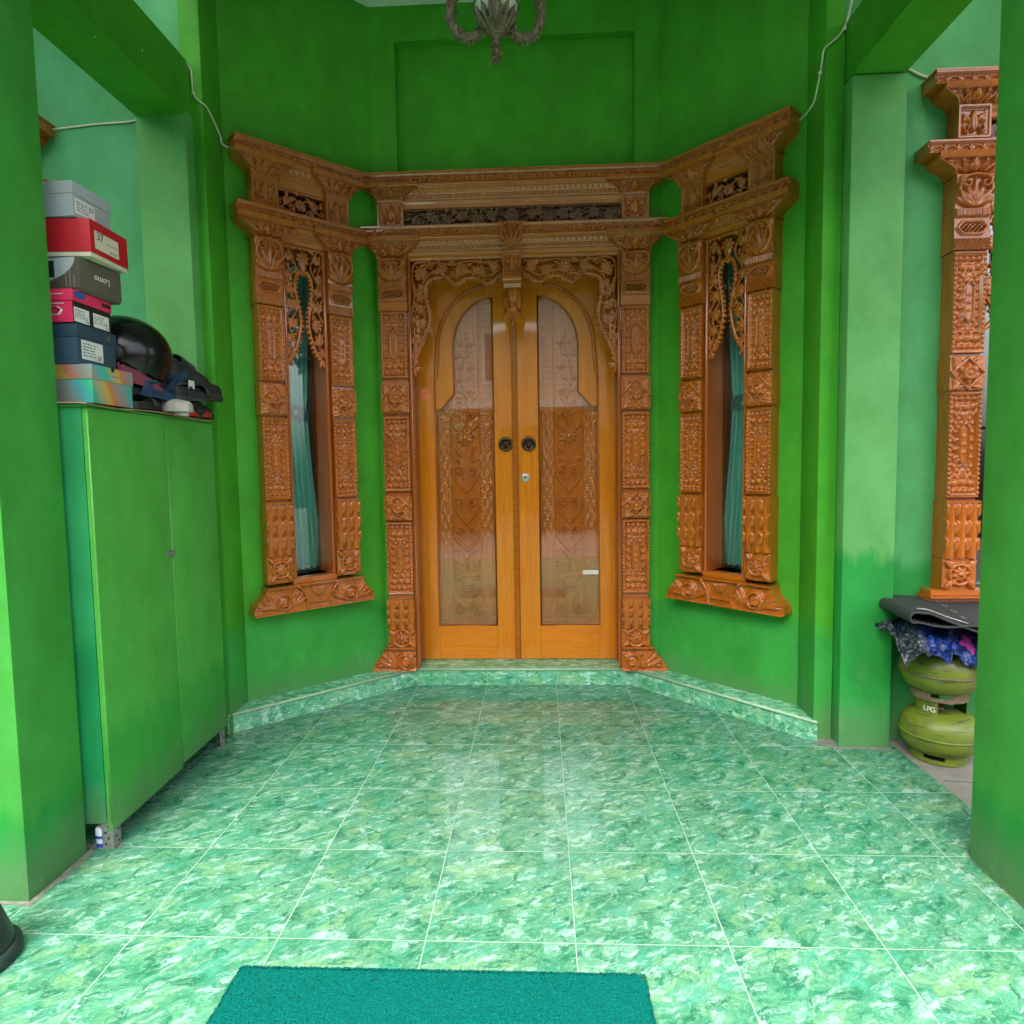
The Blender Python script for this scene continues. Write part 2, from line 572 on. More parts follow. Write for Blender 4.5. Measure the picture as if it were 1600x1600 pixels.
def add_flower(fd, x, y, r, n=8, h=0.007, base=0.0, rot=0.0):
    U, V = fd.U, fd.V
    for k in range(n):
        fd.add(f_leaf(U, V, x, y, rot + 2 * math.pi * k / n, r, r * 0.30 * 8 / max(n, 6)), h, base)
    fd.add(f_dome(U, V, x, y, r * 0.30), h * 0.75, base + h * 0.45)

def solid(V3, front, name):
    """V3 (nv,nu,3) front surface, closed to the wall behind it"""
    nv, nu = V3.shape[:2]
    idx = np.arange(nv * nu).reshape(nv, nu)
    a, b_, c, d = idx[:-1, :-1], idx[:-1, 1:], idx[1:, 1:], idx[1:, :-1]
    quads = np.stack([a, b_, c, d], -1).reshape(-1, 4)
    vs = [V3.reshape(-1, 3)]
    fs = [quads]
    nvt = nv * nu
    for edge, flip in ((idx[0, :], False), (idx[-1, :], True), (idx[:, 0], True), (idx[:, -1], False)):
        P = V3.reshape(-1, 3)[edge]
        B = P.copy()
        B[:, 1] = front
        n = len(edge)
        vs += [P, B]
        i0 = np.arange(n - 1) + nvt
        q = np.stack([i0, i0 + n, i0 + n + 1, i0 + 1], -1)
        if flip:
            q = q[:, ::-1]
        fs.append(q)
        nvt += 2 * n
    vs = np.concatenate(vs)
    fs = np.concatenate(fs)
    return np_mesh(name, vs, fs)

def np_mesh(name, vs, quads, smooth=True):
    me = bpy.data.meshes.new(name)
    n = len(quads)
    me.vertices.add(len(vs))
    me.vertices.foreach_set('co', np.asarray(vs, np.float32).ravel())
    me.loops.add(4 * n)
    me.loops.foreach_set('vertex_index', np.asarray(quads, np.int32).ravel())
    me.polygons.add(n)
    me.polygons.foreach_set('loop_start', np.arange(0, 4 * n, 4, dtype=np.int32))
    me.polygons.foreach_set('use_smooth', np.full(n, smooth))
    me.update(calc_edges=True)
    me.validate()
    return me

RES = 0.0028
def relief(name, L, Rr, v0, v1, hf, mat, parent, front=0.05, res=RES, cx=0.0, back=0.0, k=1.75):
    """relief block between side outlines L(t), R(t) (numbers or functions of the height fraction);
    hf(U, V, t) -> depth above 'front'.  U is measured from cx, V from v0.  Front faces -Y."""
    h = v1 - v0
    Lf = L if callable(L) else (lambda t, L=L: L + 0 * t)
    Rf = Rr if callable(Rr) else (lambda t, Rr=Rr: Rr + 0 * t)
    nv = max(3, int(round(h / res)) + 1)
    t = np.linspace(0, 1, nv)
    l, r = Lf(t), Rf(t)
    nu = max(3, int(round((r - l).max() / res)) + 1)
    s = np.linspace(0, 1, nu)
    U = l[:, None] + (r - l)[:, None] * s[None, :]
    T = np.repeat(t[:, None], nu, 1)
    V = T * h
    H = hf(U, V, T) * k
    V3 = np.stack([U + cx, -(front + H), V + v0], -1)
    me = solid(V3, -back, name)
    return link(name, me, mat, parent)

def fretwork(name, u0, u1, v0, v1, field, mat, parent, front=0.02, thick=0.012, res=0.003, depth=0.009):
    """pierced carving: keeps the cells where the field is positive"""
    nu, nv = int((u1 - u0) / res) + 1, int((v1 - v0) / res) + 1
    U, V = np.meshgrid(np.linspace(u0, u1, nu), np.linspace(v0, v1, nv))
    fd = field(U, V)
    F, H = fd.F, fd.H
    keep = (F[:-1, :-1] + F[1:, :-1] + F[:-1, 1:] + F[1:, 1:]) > 0
    gy, gx = np.gradient(F, (v1 - v0) / (nv - 1), (u1 - u0) / (nu - 1))
    g2 = gx * gx + gy * gy + 1e-9
    kk = np.zeros(F.shape, int)
    kk[:-1, :-1] += keep; kk[1:, :-1] += keep; kk[:-1, 1:] += keep; kk[1:, 1:] += keep
    bd = (kk > 0) & (kk < 4)
    sx = np.clip(-F * gx / g2, -0.45 * res, 0.45 * res) * bd
    sy = np.clip(-F * gy / g2, -0.45 * res, 0.45 * res) * bd
    Uu, Vv = U + sx, V + sy
    Fr = np.stack([Uu, -(front + np.maximum(H, 0)), Vv], -1).reshape(-1, 3)
    Bk = np.stack([Uu, np.full(U.shape, -(front - thick)), Vv], -1).reshape(-1, 3)
    idx = np.arange(nu * nv).reshape(nv, nu)
    a, b_, c, d = idx[:-1, :-1][keep], idx[:-1, 1:][keep], idx[1:, 1:][keep], idx[1:, :-1][keep]
    fr = np.stack([a, b_, c, d], -1)
    n0 = nu * nv
    bk = np.stack([d, c, b_, a], -1) + n0
    K = np.zeros((nv + 1, nu + 1), bool)
    K[1:-1, 1:-1] = keep
    sides = []
    cur = K[1:-1, 1:-1]
    for nb, (p, q) in (((K[:-2, 1:-1]), ('a', 'b')), ((K[2:, 1:-1]), ('c', 'd')), ((K[1:-1, :-2]), ('d', 'a')), ((K[1:-1, 2:]), ('b', 'c'))):
        mk = cur & ~nb
        D = {'a': idx[:-1, :-1][mk], 'b': idx[:-1, 1:][mk], 'c': idx[1:, 1:][mk], 'd': idx[1:, :-1][mk]}
        P, Q = D[p], D[q]
        sides.append(np.stack([Q, P, P + n0, Q + n0], -1))
    fs = np.concatenate([fr, bk] + sides)
    vs = np.concatenate([Fr, Bk])
    used = np.zeros(len(vs), bool)
    used[fs.ravel()] = True
    remap = np.cumsum(used) - 1
    me = np_mesh(name, vs[used], remap[fs])
    try:
        me.set_sharp_from_angle(angle=R(60))
    except Exception:
        pass
    return link(name, me, mat, parent)

def rim(U, V, a, b, w, Tt=None):
    d = np.minimum(a - np.abs(U), b - np.abs(V - b))
    return d

# motif height functions: U centred, V from 0 to h ---------------------------------------------
def m_bead(a, h):
    def f(U, V, T):
        v = V - h / 2
        fd = Field(U, v, 0.0)
        d = np.minimum(a - np.abs(U), h / 2 - np.abs(v))
        rw = a * 0.17
        H = np.where(d < rw, 0.012, 0.0)
        # leaf-nicked outer edge
        H = H - np.where(d < rw * 0.55, 0.005 * np.clip(np.sin(v * 2 * math.pi / 0.020) * 0.5 + 0.5, 0, 1), 0)
        H = np.where((d > rw) & (d < rw + 0.004), 0.008, H)
        fd.H = H
        ai = a - rw - 0.004
        bi = h / 2 - rw - 0.004
        r = ai / 4.0
        for sy in (-1, 1):
            for k in range(4):
                fd.add(f_dome(U, v, (k - 1.5) * 2 * r, sy * (bi - r), r * 1.0, r), 0.008)
            # scroll pair with three bosses
            yy = sy * (bi - r * 3.6)
            for k in (-1, 0, 1):
                fd.add(f_dome(U, v, k * ai * 0.66, yy + (0 if k else -sy * r * 0.3), r * 1.25), 0.009)
            for k in (-0.66, 0, 0.66):
                fd.add(f_ring(U, v, k * ai, yy - sy * r * 0.9, r * 1.5, r * 0.45), 0.006)
            fd.add(f_leaf(U, v, 0, yy - sy * r * 1.6, -sy * math.pi / 2, r * 4, r * 1.3), 0.009)
            for sx in (-1, 1):
                fd.add(f_leaf(U, v, sx * ai * 0.9, yy - sy * r * 0.8, -sy * math.pi / 2 - sy * sx * -0.7, r * 3.6, r * 0.95), 0.008)
        ch = h * 0.155
        cw = ai * 0.36
        top = ch + cw * 1.2
        # honeycomb of beads beside the cartouche
        yc = bi - r * 6.6
        rr = r * 0.90
        rows = int(yc / (rr * 1.5))
        for j in range(-rows, rows + 1):
            y = j * rr * 1.62
            for k in range(-3, 4):
                x = (k + (0.5 if j % 2 else 0)) * 2 * rr * 1.02
                hexd = abs(x) / (cw * 1.45) + max(0, abs(y) - ch) / (cw * 1.6)
                if abs(x) < ai - rr * 0.6 and (hexd > 1.0 or abs(y) > top + rr):
                    fd.add(f_dome(U, v, x, y, rr), 0.007)
        hexf = np.abs(U) / cw + np.clip(np.abs(v) - ch, 0, None) / (cw * 1.15)
        fd.H = np.where(hexf < 1.28, 0.002, fd.H)
        fd.H = np.where(hexf < 1.18, 0.011, fd.H)
        fd.H = np.where(hexf < 0.86, 0.005, fd.H)
        fd.H = np.where((hexf < 0.70), 0.0075, fd.H)
        for y in (-ch * 0.5, 0, ch * 0.5):
            fd.add(f_dome(U, v, 0, y, cw * 0.40), 0.004, 0.0075)
        return fd.H
    return f

def m_rosette(a, h):
    def f(U, V, T):
        v = V - h / 2
        fd = Field(U, v, 0.004)
        b = h / 2
        fd.add(f_poly(U, v, [(-a * .98, 0), (0, b * .9), (a * .98, 0), (0, -b * .9), (-a * .98, 0)], a * 0.075), 0.006, 0.006)
        for sx in (-1, 1):
            for sy in (-1, 1):
                an = math.atan2(sy, sx)
                fd.add(f_leaf(U, v, sx * a * 0.35, sy * b * 0.35, an, a * 0.8, a * 0.24), 0.010, 0.003)
                fd.add(f_leaf(U, v, sx * a * 0.2, sy * b * 0.75, an - sx * sy * 0.55, a * 0.8, a * 0.14), 0.009, 0.004)
                fd.add(f_leaf(U, v, sx * a * 0.65, sy * b * 0.15, an + sx * sy * 0.5, a * 0.6, a * 0.14), 0.009, 0.004)
        n = 6
        for k in range(n):
            fd.add(f_leaf(U, v, 0, 0, 2 * math.pi * (k + .5) / n, a * 0.66, a * 0.26), 0.014, 0.004)
        fd.add(f_ring(U, v, 0, 0, a * 0.32, a * 0.10), 0.010, 0.010)
        fd.add(f_dome(U, v, 0, 0, a * 0.22), 0.010, 0.010)
        return fd.H + 0.006
    return f

def m_flower_block(a, h):
    def f(U, V, T):
        v = V - h / 2
        fd = Field(U, v, 0.002)
        fd.add(f_ring(U, v, 0, 0, a * 0.62, a * 0.12), 0.007, 0.004)
        for sx in (-1, 1):
            for sy in (-1, 1):
                fd.add(f_leaf(U, v, sx * a * 0.42, sy * h * 0.2, math.atan2(sy * h, sx * a * 2), a * 0.75, a * 0.22), 0.011, 0.003)
                fd.add(f_leaf(U, v, sx * a * 0.5, sy * h * 0.40, 0 if sx > 0 else math.pi, a * 0.5, a * 0.14), 0.008, 0.003)
        add_flower(fd, 0, 0, a * 0.55, 8, 0.010, 0.004, 0.2)
        return fd.H + 0.003
    return f

def m_flutes(a, h, n=3):
    def f(U, V, T):
        fd = Field(U, V, 0.0)
        w = 2 * a / n
        H = np.zeros(U.shape)
        for k in range(n):
            x = -a + w * (k + .5)
            H = np.maximum(H, 0.011 * np.sqrt(np.clip(1 - ((U - x) / (w * .46)) ** 2, 0, 1)))
        fd.H = H
        for k in range(n + 1):
            x = -a + w * k
            for j, y in enumerate((h * 0.96, h * 0.66, h * 0.36)):
                fd.add(f_leaf(U, V, x, y, -math.pi / 2 - 0.10, h * 0.26, w * 0.30), 0.008, 0.007)
                fd.add(f_leaf(U, V, x, y, -math.pi / 2 + 0.32, h * 0.13, w * 0.16), 0.006, 0.009)
        fd.H = np.where(T > 0.965, 0.012, fd.H)
        return fd.H + 0.004
    return f

def m_lattice(a, h):
    """ribs, hexagon framed lattice, twisted band"""
    def f(U, V, T):
        H = np.zeros(U.shape)
        up = T > 0.74
        H = np.where(up, 0.006 + 0.006 * np.abs(np.sin(U * math.pi / (a / 6.5))), H)
        H = np.where((T > 0.70) & (T <= 0.74), 0.002, H)
        v = V - h * 0.36
        b = h * 0.30
        q = np.abs(U) / (a * 0.95) + np.clip(np.abs(v) - b * 0.2, 0, None) / (b * 3.0)
        hexm = (np.abs(U) + np.abs(v) * 0.8 < a * 0.92) & (np.abs(v) < b * 0.82)
        inn = (np.abs(U) + np.abs(v) * 0.8 < a * 0.78) & (np.abs(v) < b * 0.62)
        lat = np.minimum(np.abs(np.sin((U + v) * math.pi / (a * 0.26))), np.abs(np.sin((U - v) * math.pi / (a * 0.26))))
        low = T <= 0.70
        H = np.where(low, 0.004, H)
        H = np.where(low & hexm, 0.011, H)
        H = np.where(low & inn, np.where(lat < 0.42, 0.009, -0.004), H)
        return H + 0.004
    return f

def m_palmette(a, h, plain_edge=False):
    """leaf capital above the lattice: fan of leaves under a scrolled hood"""
    def f(U, V, T):
        fd = Field(U, V, 0.004)
        for k, an in enumerate((-1.15, -0.8, -0.4, 0, 0.4, 0.8, 1.15)):
            fd.add(f_leaf(U, V, 0, h * 0.04, math.pi / 2 - an, h * (0.90 - 0.12 * abs(an)), a * 0.20), 0.012, 0.004 + 0.002 * (k % 2))
        for s_ in (-1, 1):
            fd.add(f_poly(U, V, spiral_pts(s_ * a * 0.50, h * 0.72, a * 0.36, 1.1, math.pi / 2 if s_ > 0 else math.pi / 2, -s_), a * 0.10, a * 0.05), 0.012, 0.007)
            fd.add(f_poly(U, V, [(s_ * a * 0.15, h * 0.05), (s_ * a * 0.65, h * 0.22), (s_ * a * 0.9, h * 0.5), (s_ * a * 0.85, h * 0.9), (0, h * 0.97)], a * 0.09), 0.010, 0.006)
        return fd.H + 0.004 + 0.006 * T
    return f

def m_square(a, h):
    def f(U, V, T):
        v = V - h / 2
        d = np.minimum(a - np.abs(U), h / 2 - np.abs(v))
        fd = Field(U, v, 0.0)
        fd.H = np.where(d < 0.010, 0.012, 0.001)
        fd.H = np.where((d > 0.012) & (d < 0.015), 0.006, fd.H)
        fd.add(f_leaf(U, v, 0, -h * 0.30, math.pi / 2, h * 0.66, a * 0.34), 0.011, 0.003)
        for s_ in (-1, 1):
            fd.add(f_poly(U, v, spiral_pts(s_ * a * 0.42, -h * 0.18, a * 0.26, 1.1, -math.pi / 2, s_), a * 0.09, a * 0.05), 0.009, 0.003)
            fd.add(f_leaf(U, v, s_ * a * 0.3, h * 0.05, math.pi / 2 - s_ * 0.75, a * 0.62, a * 0.17), 0.009, 0.003)
            fd.add(f_leaf(U, v, s_ * a * 0.62, -h * 0.02, math.pi / 2 + s_ * 0.2, a * 0.6, a * 0.14), 0.008, 0.003)
        return fd.H
    return f

def cyma(lo, hi):
    """side outline of a flaring bracket"""
    def g(t):
        s = np.clip((t - 0.16) / 0.56, 0, 1)
        k = s * s * (3 - 2 * s)
        k = 0.10 * (t > 0.02) + 0.90 * (0.45 * s ** 1.6 + 0.55 * k)
        k = np.where(t > 0.74, 1.0, np.where(t < 0.13, 0.07, k * 0.94))
        return lo + (hi - lo) * k
    return g

def m_bracket(lo, hi, h):
    """carved flare between post and frieze"""
    def f(U, V, T):
        edge = cyma(lo, hi)(T)
        d = np.minimum(edge - np.abs(U), 9)
        fd = Field(U, V, 0.001)
        fd.add(f_leaf(U, V, 0, h * 0.06, math.pi / 2, h * 0.70, lo * 0.36), 0.012, 0.003)
        fd.add(f_leaf(U, V, 0, h * 0.10, math.pi / 2, h * 0.45, lo * 0.18), 0.010, 0.008)
        for s_ in (-1, 1):
            fd.add(f_poly(U, V, spiral_pts(s_ * lo * 0.52, h * 0.30, h * 0.17, 1.15, -math.pi / 2, s_), h * 0.06, h * 0.03), 0.010, 0.003)
            fd.add(f_poly(U, V, spiral_pts(s_ * (lo * 0.55 + hi * 0.30), h * 0.52, h * 0.15, 1.1, math.pi, -s_), h * 0.055, h * 0.03), 0.009, 0.003)
            for k, (x, y, an, L) in enumerate(((0.3, 0.12, 0.9, .55), (0.65, 0.16, 0.7, .6), (0.95, .3, 0.45, .6), (.55, .45, 1.1, .35), (1.15, .55, .2, .4))):
                an = an if s_ > 0 else math.pi - an
                fd.add(f_leaf(U, V, s_ * lo * x, h * y, an, h * L, h * 0.10), 0.010, 0.002)
        H = fd.H
        H = np.where(d < 0.007, 0.012, H)
        H = np.where(T > 0.76, 0.014, H)
        H = np.where((T > 0.72) & (T <= 0.76), 0.002, H)
        return H + 0.012 * T
    return f

def m_frieze(step=0.05, h=0.05, ends=None):
    """row of small arches with a leaf in each, under a plain fillet"""
    def f(U, V, T):
        u = (np.mod(U + step / 2, step) - step / 2)
        fd = Field(u, V, 0.004)
        fd.add(f_ring(u, V, 0, h * 0.06, step * 0.42, step * 0.085), 0.006, 0.005)
        fd.add(f_ring(u, V, 0, h * 0.06, step * 0.20, step * 0.07), 0.005, 0.005)
        fd.add(f_leaf(u, V, step * 0.5, h * 0.72, -math.pi / 2, h * 0.55, step * 0.12), 0.005, 0.005)
        fd.add(f_leaf(u, V, -step * 0.5, h * 0.72, -math.pi / 2, h * 0.55, step * 0.12), 0.005, 0.005)
        H = fd.H
        H = np.where(T > 0.80, 0.012, H)
        H = np.where((T > 0.76) & (T <= 0.80), 0.003, H)
        H = np.where(T < 0.07, 0.010, H)
        return H
    return f

def m_entab(h):
    """stepped moulding with a row of dentils, leaning out towards the top"""
    def f(U, V, T):
        prof = np.interp(T, [0, .04, .05, .22, .34, .36, .40, .42, .56, .58, .62, .80, .82, .90, .92, 1.0],
                         [.0, .0, .012, .016, .030, .022, .022, .034, .036, .030, .034, .046, .040, .050, .056, .056])
        dent = ((T > .44) & (T < .56)) * 0.007 * (np.sin(U * 2 * math.pi / 0.016) > 0)
        lf = ((T > .64) & (T < .80)) * 0.004 * np.abs(np.sin(U * math.pi / 0.030 + T * 5))
        return prof - dent + lf
    return f

def m_scrollring(cx_, cy_, r, fd, U, V):
    fd.add(f_ring(U, V, cx_, cy_, r, r * 0.17), 0.010, 0.006)
    fd.add(f_dome(U, V, cx_, cy_, r * 0.80), 0.007, 0.004)
    fd.add(f_ring(U, V, cx_, cy_, r * 1.28, r * 0.12), 0.006, 0.004)
    for s_ in (-1, 1):
        fd.add(f_poly(U, V, spiral_pts(cx_ + s_ * r * 0.26, cy_ - r * 0.42, r * 0.24, 1.2, math.pi / 2, s_), r * 0.10, r * 0.06), 0.007, 0.011)

def m_foot(a_in, a_out, h):
    """door post foot: inner edge at +a_in, spreading to -a_out"""
    def f(U, V, T):
        fd = Field(U, V, 0.002)
        for k, (an, L) in enumerate(((2.75, .9), (2.45, .85), (2.15, .8), (3.05, .8))):
            fd.add(f_leaf(U, V, -a_in * 0.35, h * 0.10 + k * 0.004, an, h * L, h * 0.09), 0.011, 0.003)
        fd.add(f_poly(U, V, spiral_pts(-a_out * 0.72, h * 0.26, h * 0.14, 1.2, 0, 1), h * 0.05, h * .03), 0.009, 0.004)
        for x in (-0.5, 0, .5, .9):
            fd.add(f_leaf(U, V, a_in * x, h * 0.74, -math.pi / 2 + (0.5 - x) * .6, h * 0.18, a_in * 0.18), 0.007, 0.003)
        m_scrollring(a_in * 0.25, h * 0.38, h * 0.27, fd, U, V)
        H = fd.H
        H = np.where(T > 0.90, 0.016, H)
        H = np.where((T > .84) & (T <= .90), 0.010, H)
        H = np.where(T < 0.05, 0.010, H)
        return H + 0.004 * (1 - T)
    return f

# ------------------------------------------------------------------ fretwork fields
def vine_field(U, V, inside, flowers, vines, rims, leaves, base=0.0):
    fd = Field(U, V, 0.0)
    for pts, w in vines:
        fd.add(f_poly(U, V, pts, w), 0.005)
    for x, y, an, L, W in leaves:
        fd.add(f_leaf(U, V, x, y, an, L, W), 0.009)
    for x, y, r, n, rot in flowers:
        add_flower(fd, x, y, r, n, 0.009, 0.0, rot)
    fd.F = np.where(inside > 0, fd.F, np.minimum(fd.F, inside * 200))
    for pts, w in rims:
        fd.add(f_poly(U, V, pts, w), 0.009)
    return fd

def smooth_pts(pts, n=6):
    """Catmull-Rom through the points"""
    out = []
    P = [pts[0]] + list(pts) + [pts[-1]]
    for i in range(1, len(P) - 2):
        p0, p1, p2, p3 = (np.array(P[j], float) for j in (i - 1, i, i + 1, i + 2))
        for k in range(n):
            t = k / n
            out.append(tuple(0.5 * ((2 * p1) + (-p0 + p2) * t + (2 * p0 - 5 * p1 + 4 * p2 - p3) * t * t + (-p0 + 3 * p1 - 3 * p2 + p3) * t ** 3)))
    out.append(tuple(pts[-1]))
    return out

# ------------------------------------------------------------------ ground and house shell
def structure(o):
    o['kind'] = 'structure'
    return o

mb = MB()
mb.box(-16, 16, -26, 4, -0.30, -0.012)
structure(mb.build('ground', plain('dusty_concrete', (0.085, 0.080, 0.072), 0.85, var=0.2, scale=9, bumpy=0.3)))
mb = MB()
mb.prism([(-3.0, -4.4), (1.868, -4.4), (1.868, -0.275), (-3.0, -0.275)], -0.011, -0.0005, 'z')
mb.prism([(-1.18, -0.276), (1.56, -0.276), (1.56, -0.1), (1.0, 0.5), (-0.6, 0.5), (-1.18, -0.1)], -0.011, -0.0005, 'z')
structure(mb.build('tiled_floor', M_tile))

house = thing('house', 'green plastered house front with an angled bay, square columns and white ceiling', 'house')
ZT = 3.77
LC, LE = (-0.587, 0.42), (-1.165, -0.125)
RC, RE = (0.985, 0.42), (1.54, -0.165)

def wall_seg(name, A, B, z0, z1, th, mat, hole=None, extend=0.0):
    """wall whose visible face runs A->B, thickness going away from the camera side; hole = (u0,u1,z0,z1)"""
    A_, B_ = Vector((*A, 0)), Vector((*B, 0))
    d = (B_ - A_)
    L = d.length
    d.normalize()
    n = Vector((d.y, -d.x, 0))
    C = Vector((0.32, -3.2, 0))
    if n.dot(C - A_) > 0:
        n = -n
    M = Matrix(((d.x, n.x, 0, A_.x), (d.y, n.y, 0, A_.y), (0, 0, 1, 0), (0, 0, 0, 1)))
    mb = MB()
    if hole:
        a, b, c, e = hole
        for (x0, x1, y0, y1) in ((0 - extend, a, z0, z1), (b, L + extend, z0, z1), (a, b, z0, c), (a, b, e, z1)):
            mb.box(x0, x1, 0, th, y0, y1, M)
    else:
        mb.box(-extend, L + extend, 0, th, z0, z1, M)
    return mb.build(name, mat, house)

# back wall with shallow recessed field above the door
mb = MB()
DX = 0.185
mb.box(-0.62, -0.447, 0.42, 0.60, 0.09, ZT)
mb.box(0.857, 1.02, 0.42, 0.60, 0.09, ZT)
mb.box(-0.447, -0.41, 0.42, 0.60, 0.09, 2.60)
mb.box(0.78, 0.857, 0.42, 0.60, 0.09, 2.60)
mb.box(-0.447, 0.857, 0.42, 0.60, 3.585, ZT)
mb.box(-0.41, 0.78, 0.452, 0.60, 2.46, 2.60)
mb.box(-0.447, 0.857, 0.470, 0.60, 2.60, 3.585)
mb.build('back_wall', M_wall, house)
wall_seg('angled_wall', LC, LE, 0.09, ZT, 0.14, M_wall, (0.445 - 0.118, 0.445 + 0.118, 0.70, 2.385))
wall_seg('angled_wall', RC, RE, 0.09, ZT, 0.14, M_wall, (0.445 - 0.118, 0.445 + 0.118, 0.70, 2.385))
# returns and piers at both ends of the bay
mb = MB()
mb.box(-1.26, -1.165, -0.298, -0.125, 0.0, ZT + 0.1)
mb.build('bay_pier', M_wall, house, bevel=0.006)
mb = MB()
mb.box(1.54, 1.62, -0.345, -0.165, 0.0, ZT + 0.1)
mb.build('bay_pier', M_wall, house, bevel=0.006)
# side walls, each with an opening for its window
def side_wall(x0, x1, hx0, hx1, dy=0.0):
    mb = MB()
    for a, b, c, e in ((x0, hx0, -0.01, 4.6), (hx1, x1, -0.01, 4.6), (hx0, hx1, -0.01, 0.69), (hx0, hx1, 2.42, 4.6)):
        mb.box(a, b, -0.33 + dy, -0.18 + dy, c, e)
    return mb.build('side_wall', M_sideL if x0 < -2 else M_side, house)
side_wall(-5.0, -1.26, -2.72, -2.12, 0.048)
side_wall(1.62, 6.0, 2.175, 2.78)
for x0, x1, dy in ((-1.437, -1.214, 0.048), (1.622, 1.842, 0.0)):
    mb = MB()
    mb.box(x0, x1, -0.412 + dy, -0.332 + dy, -0.005, 2.84)
    mb.build('column', M_col, house, bevel=0.008)
# front pillars
mb = MB()
mb.box(-1.46, -1.20, -1.475, -1.232, -0.005, 4.3)
mb.build('pillar', M_pillar, house, bevel=0.010)
mb = MB()
mb.box(1.665, 1.93, -1.62, -1.205, -0.005, 4.3)
mb.build('pillar', M_pillar, house, bevel=0.010)
# beams from the bay to the pillars
mb = MB()
mb.box(-1.435, -1.216, -1.24, -0.284, 2.82, 3.07)
mb.build('beam', M_wall, house, bevel=0.006)
mb = MB()
mb.box(1.624, 1.840, -1.21, -0.332, 2.845, 3.09)
mb.build('beam', M_wall, house, bevel=0.006)
# ceiling over the entrance, with a thin lip, stretched forward unseen to shade the porch
mb = MB()
mb.prism([(-1.30, -0.1), (-0.587, 0.6), (0.985, 0.6), (1.66, -0.1), (1.66, -3.1), (-1.30, -3.1)], ZT, ZT + 0.12, 'z')
mb.build('ceiling', M_ceil, house)
mb = MB()
mb.box(1.66, 6.0, -2.7, -0.33, ZT + 0.40, ZT + 0.5)  # unseen roof added to darken the right side wall
mb.build('shade_roof', M_ceil, house)
mb = MB()
mb.box(-1.459, 1.664, -1.474, -1.242, 2.83, 3.10)  # unseen beam added to keep light off the upper walls
mb.build('shade_beam', M_wall, house)
mb = MB()
mb.box(-5.0, -1.46, -2.7, -0.28, 4.1, 4.2)  # unseen roof added to cut the light on the left side
mb.build('shade_roof', M_ceil, house)
# room behind the windows and door (its unlit darkness put into a near-black colour)
mb = MB()
for (x0, x1, y0, y1, z0, z1) in ((-5, 6, 3.0, 3.1, 0, 4.6), (-5, 6, 0.2, 3.1, 4.5, 4.6), (-5.1, -5, -0.3, 3.1, 0, 4.6), (6, 6.1, -0.3, 3.1, 0, 4.6), (-5, 6, 0.75, 3.1, -0.01, 0.05)):
    mb.box(x0, x1, y0, y1, z0, z1)
mb.build('inner_room', M_black, house)

# tiled plinth running round the foot of the bay
PR = [(-1.184, -0.301), (-0.423, 0.394), (0.822, 0.394), (1.552, -0.361)]
mb = MB()
mb.prism([(-1.184, -0.301), (-0.423, 0.394), (0.822, 0.394), (1.552, -0.361), (1.560, -0.12), (1.0, 0.62), (-0.62, 0.62), (-1.19, -0.10)], 0.0, 0.088, 'z')
pl = mb.build('tiled_plinth', M_riser, house)
mb = MB()
mb.prism([(-1.184, -0.285), (-0.423, 0.408), (0.822, 0.408), (1.552, -0.343), (1.560, -0.12), (1.0, 0.62), (-0.62, 0.62), (-1.19, -0.10)], 0.0885, 0.0955, 'z')
mb.build('plinth_top', tile_mat('marbled_green_ledge_tile', False, 4.1), pl)
mb = MB()
for a, b in zip(PR[:-1], PR[1:]):
    A_, B_ = Vector((*a, 0.091)), Vector((*b, 0.091))
    mb.tube([A_, B_], 0.0075, 8)
mb.build('edge_trim', M_nose, pl, smooth=True)
def seam(p, q, t):
    A_, B_ = Vector((*p, 0)), Vector((*q, 0))
    d = (B_ - A_).normalized()
    n = Vector((d.y, -d.x, 0))
    if n.dot(Vector((0.32, -3.2, 0)) - A_) < 0:
        n = -n
    c = A_ + (B_ - A_) * t
    M = Matrix(((d.x, n.x, 0, c.x), (d.y, n.y, 0, c.y), (0, 0, 1, 0), (0, 0, 0, 1)))
    mb = MB()
    mb.box(-0.0016, 0.0016, -0.002, 0.0014, 0.001, 0.084, M)
    mb.build('tile_joint', M_grout, pl)
for t in (0.16, 0.53, 0.90):
    seam(PR[0], PR[1], t)
for x in (0.004, 0.405, 0.80):
    seam((x - 1, 0.394), (x + 1, 0.394), 0.5)
for t in (0.04, 0.40, 0.80):
    seam(PR[2], PR[3], t)

# rough mortar fillets where pillars meet the floor
def mortar(pts, w, seed):
    rnd = random.Random(seed)
    mb = MB()
    n = len(pts)
    L, Rr = [], []
    for i, p in enumerate(pts):
        a = Vector((*pts[max(i - 1, 0)], 0)); b = Vector((*pts[min(i + 1, n - 1)], 0))
        d = (b - a).normalized(); nn = Vector((d.y, -d.x, 0))
        L.append(Vector((*p, 0.004)))
        Rr.append(Vector((*p, 0.0012)) + nn * w * rnd.uniform(0.5, 1.35))
    vs = L + Rr
    mb.add(vs, [(i, i + 1, n + i + 1, n + i) for i in range(n - 1)])
    mb.add([(v.x, v.y, 0) for v in Rr] + Rr, [(i, i + 1, n + i + 1, n + i) for i in range(n - 1)])
    return mb.build('mortar_fillet', M_mortar, house)
def dense(pts, k=7):
    out = []
    for a, b in zip(pts[:-1], pts[1:]):
        out += [(a[0] + (b[0] - a[0]) * t / k, a[1] + (b[1] - a[1]) * t / k) for t in range(k)]
    return out + [pts[-1]]
mortar(dense([(-1.50, -1.478), (-1.197, -1.478), (-1.197, -1.225)])[:], 0.022, 3)
mortar(dense([(-1.10, -1.20), (-1.25, -1.225)])[:], 0.03, 4)
mortar(dense([(1.55, -0.335), (1.55, -0.36), (1.618, -0.415), (1.845, -0.415)])[:], 0.020, 5)
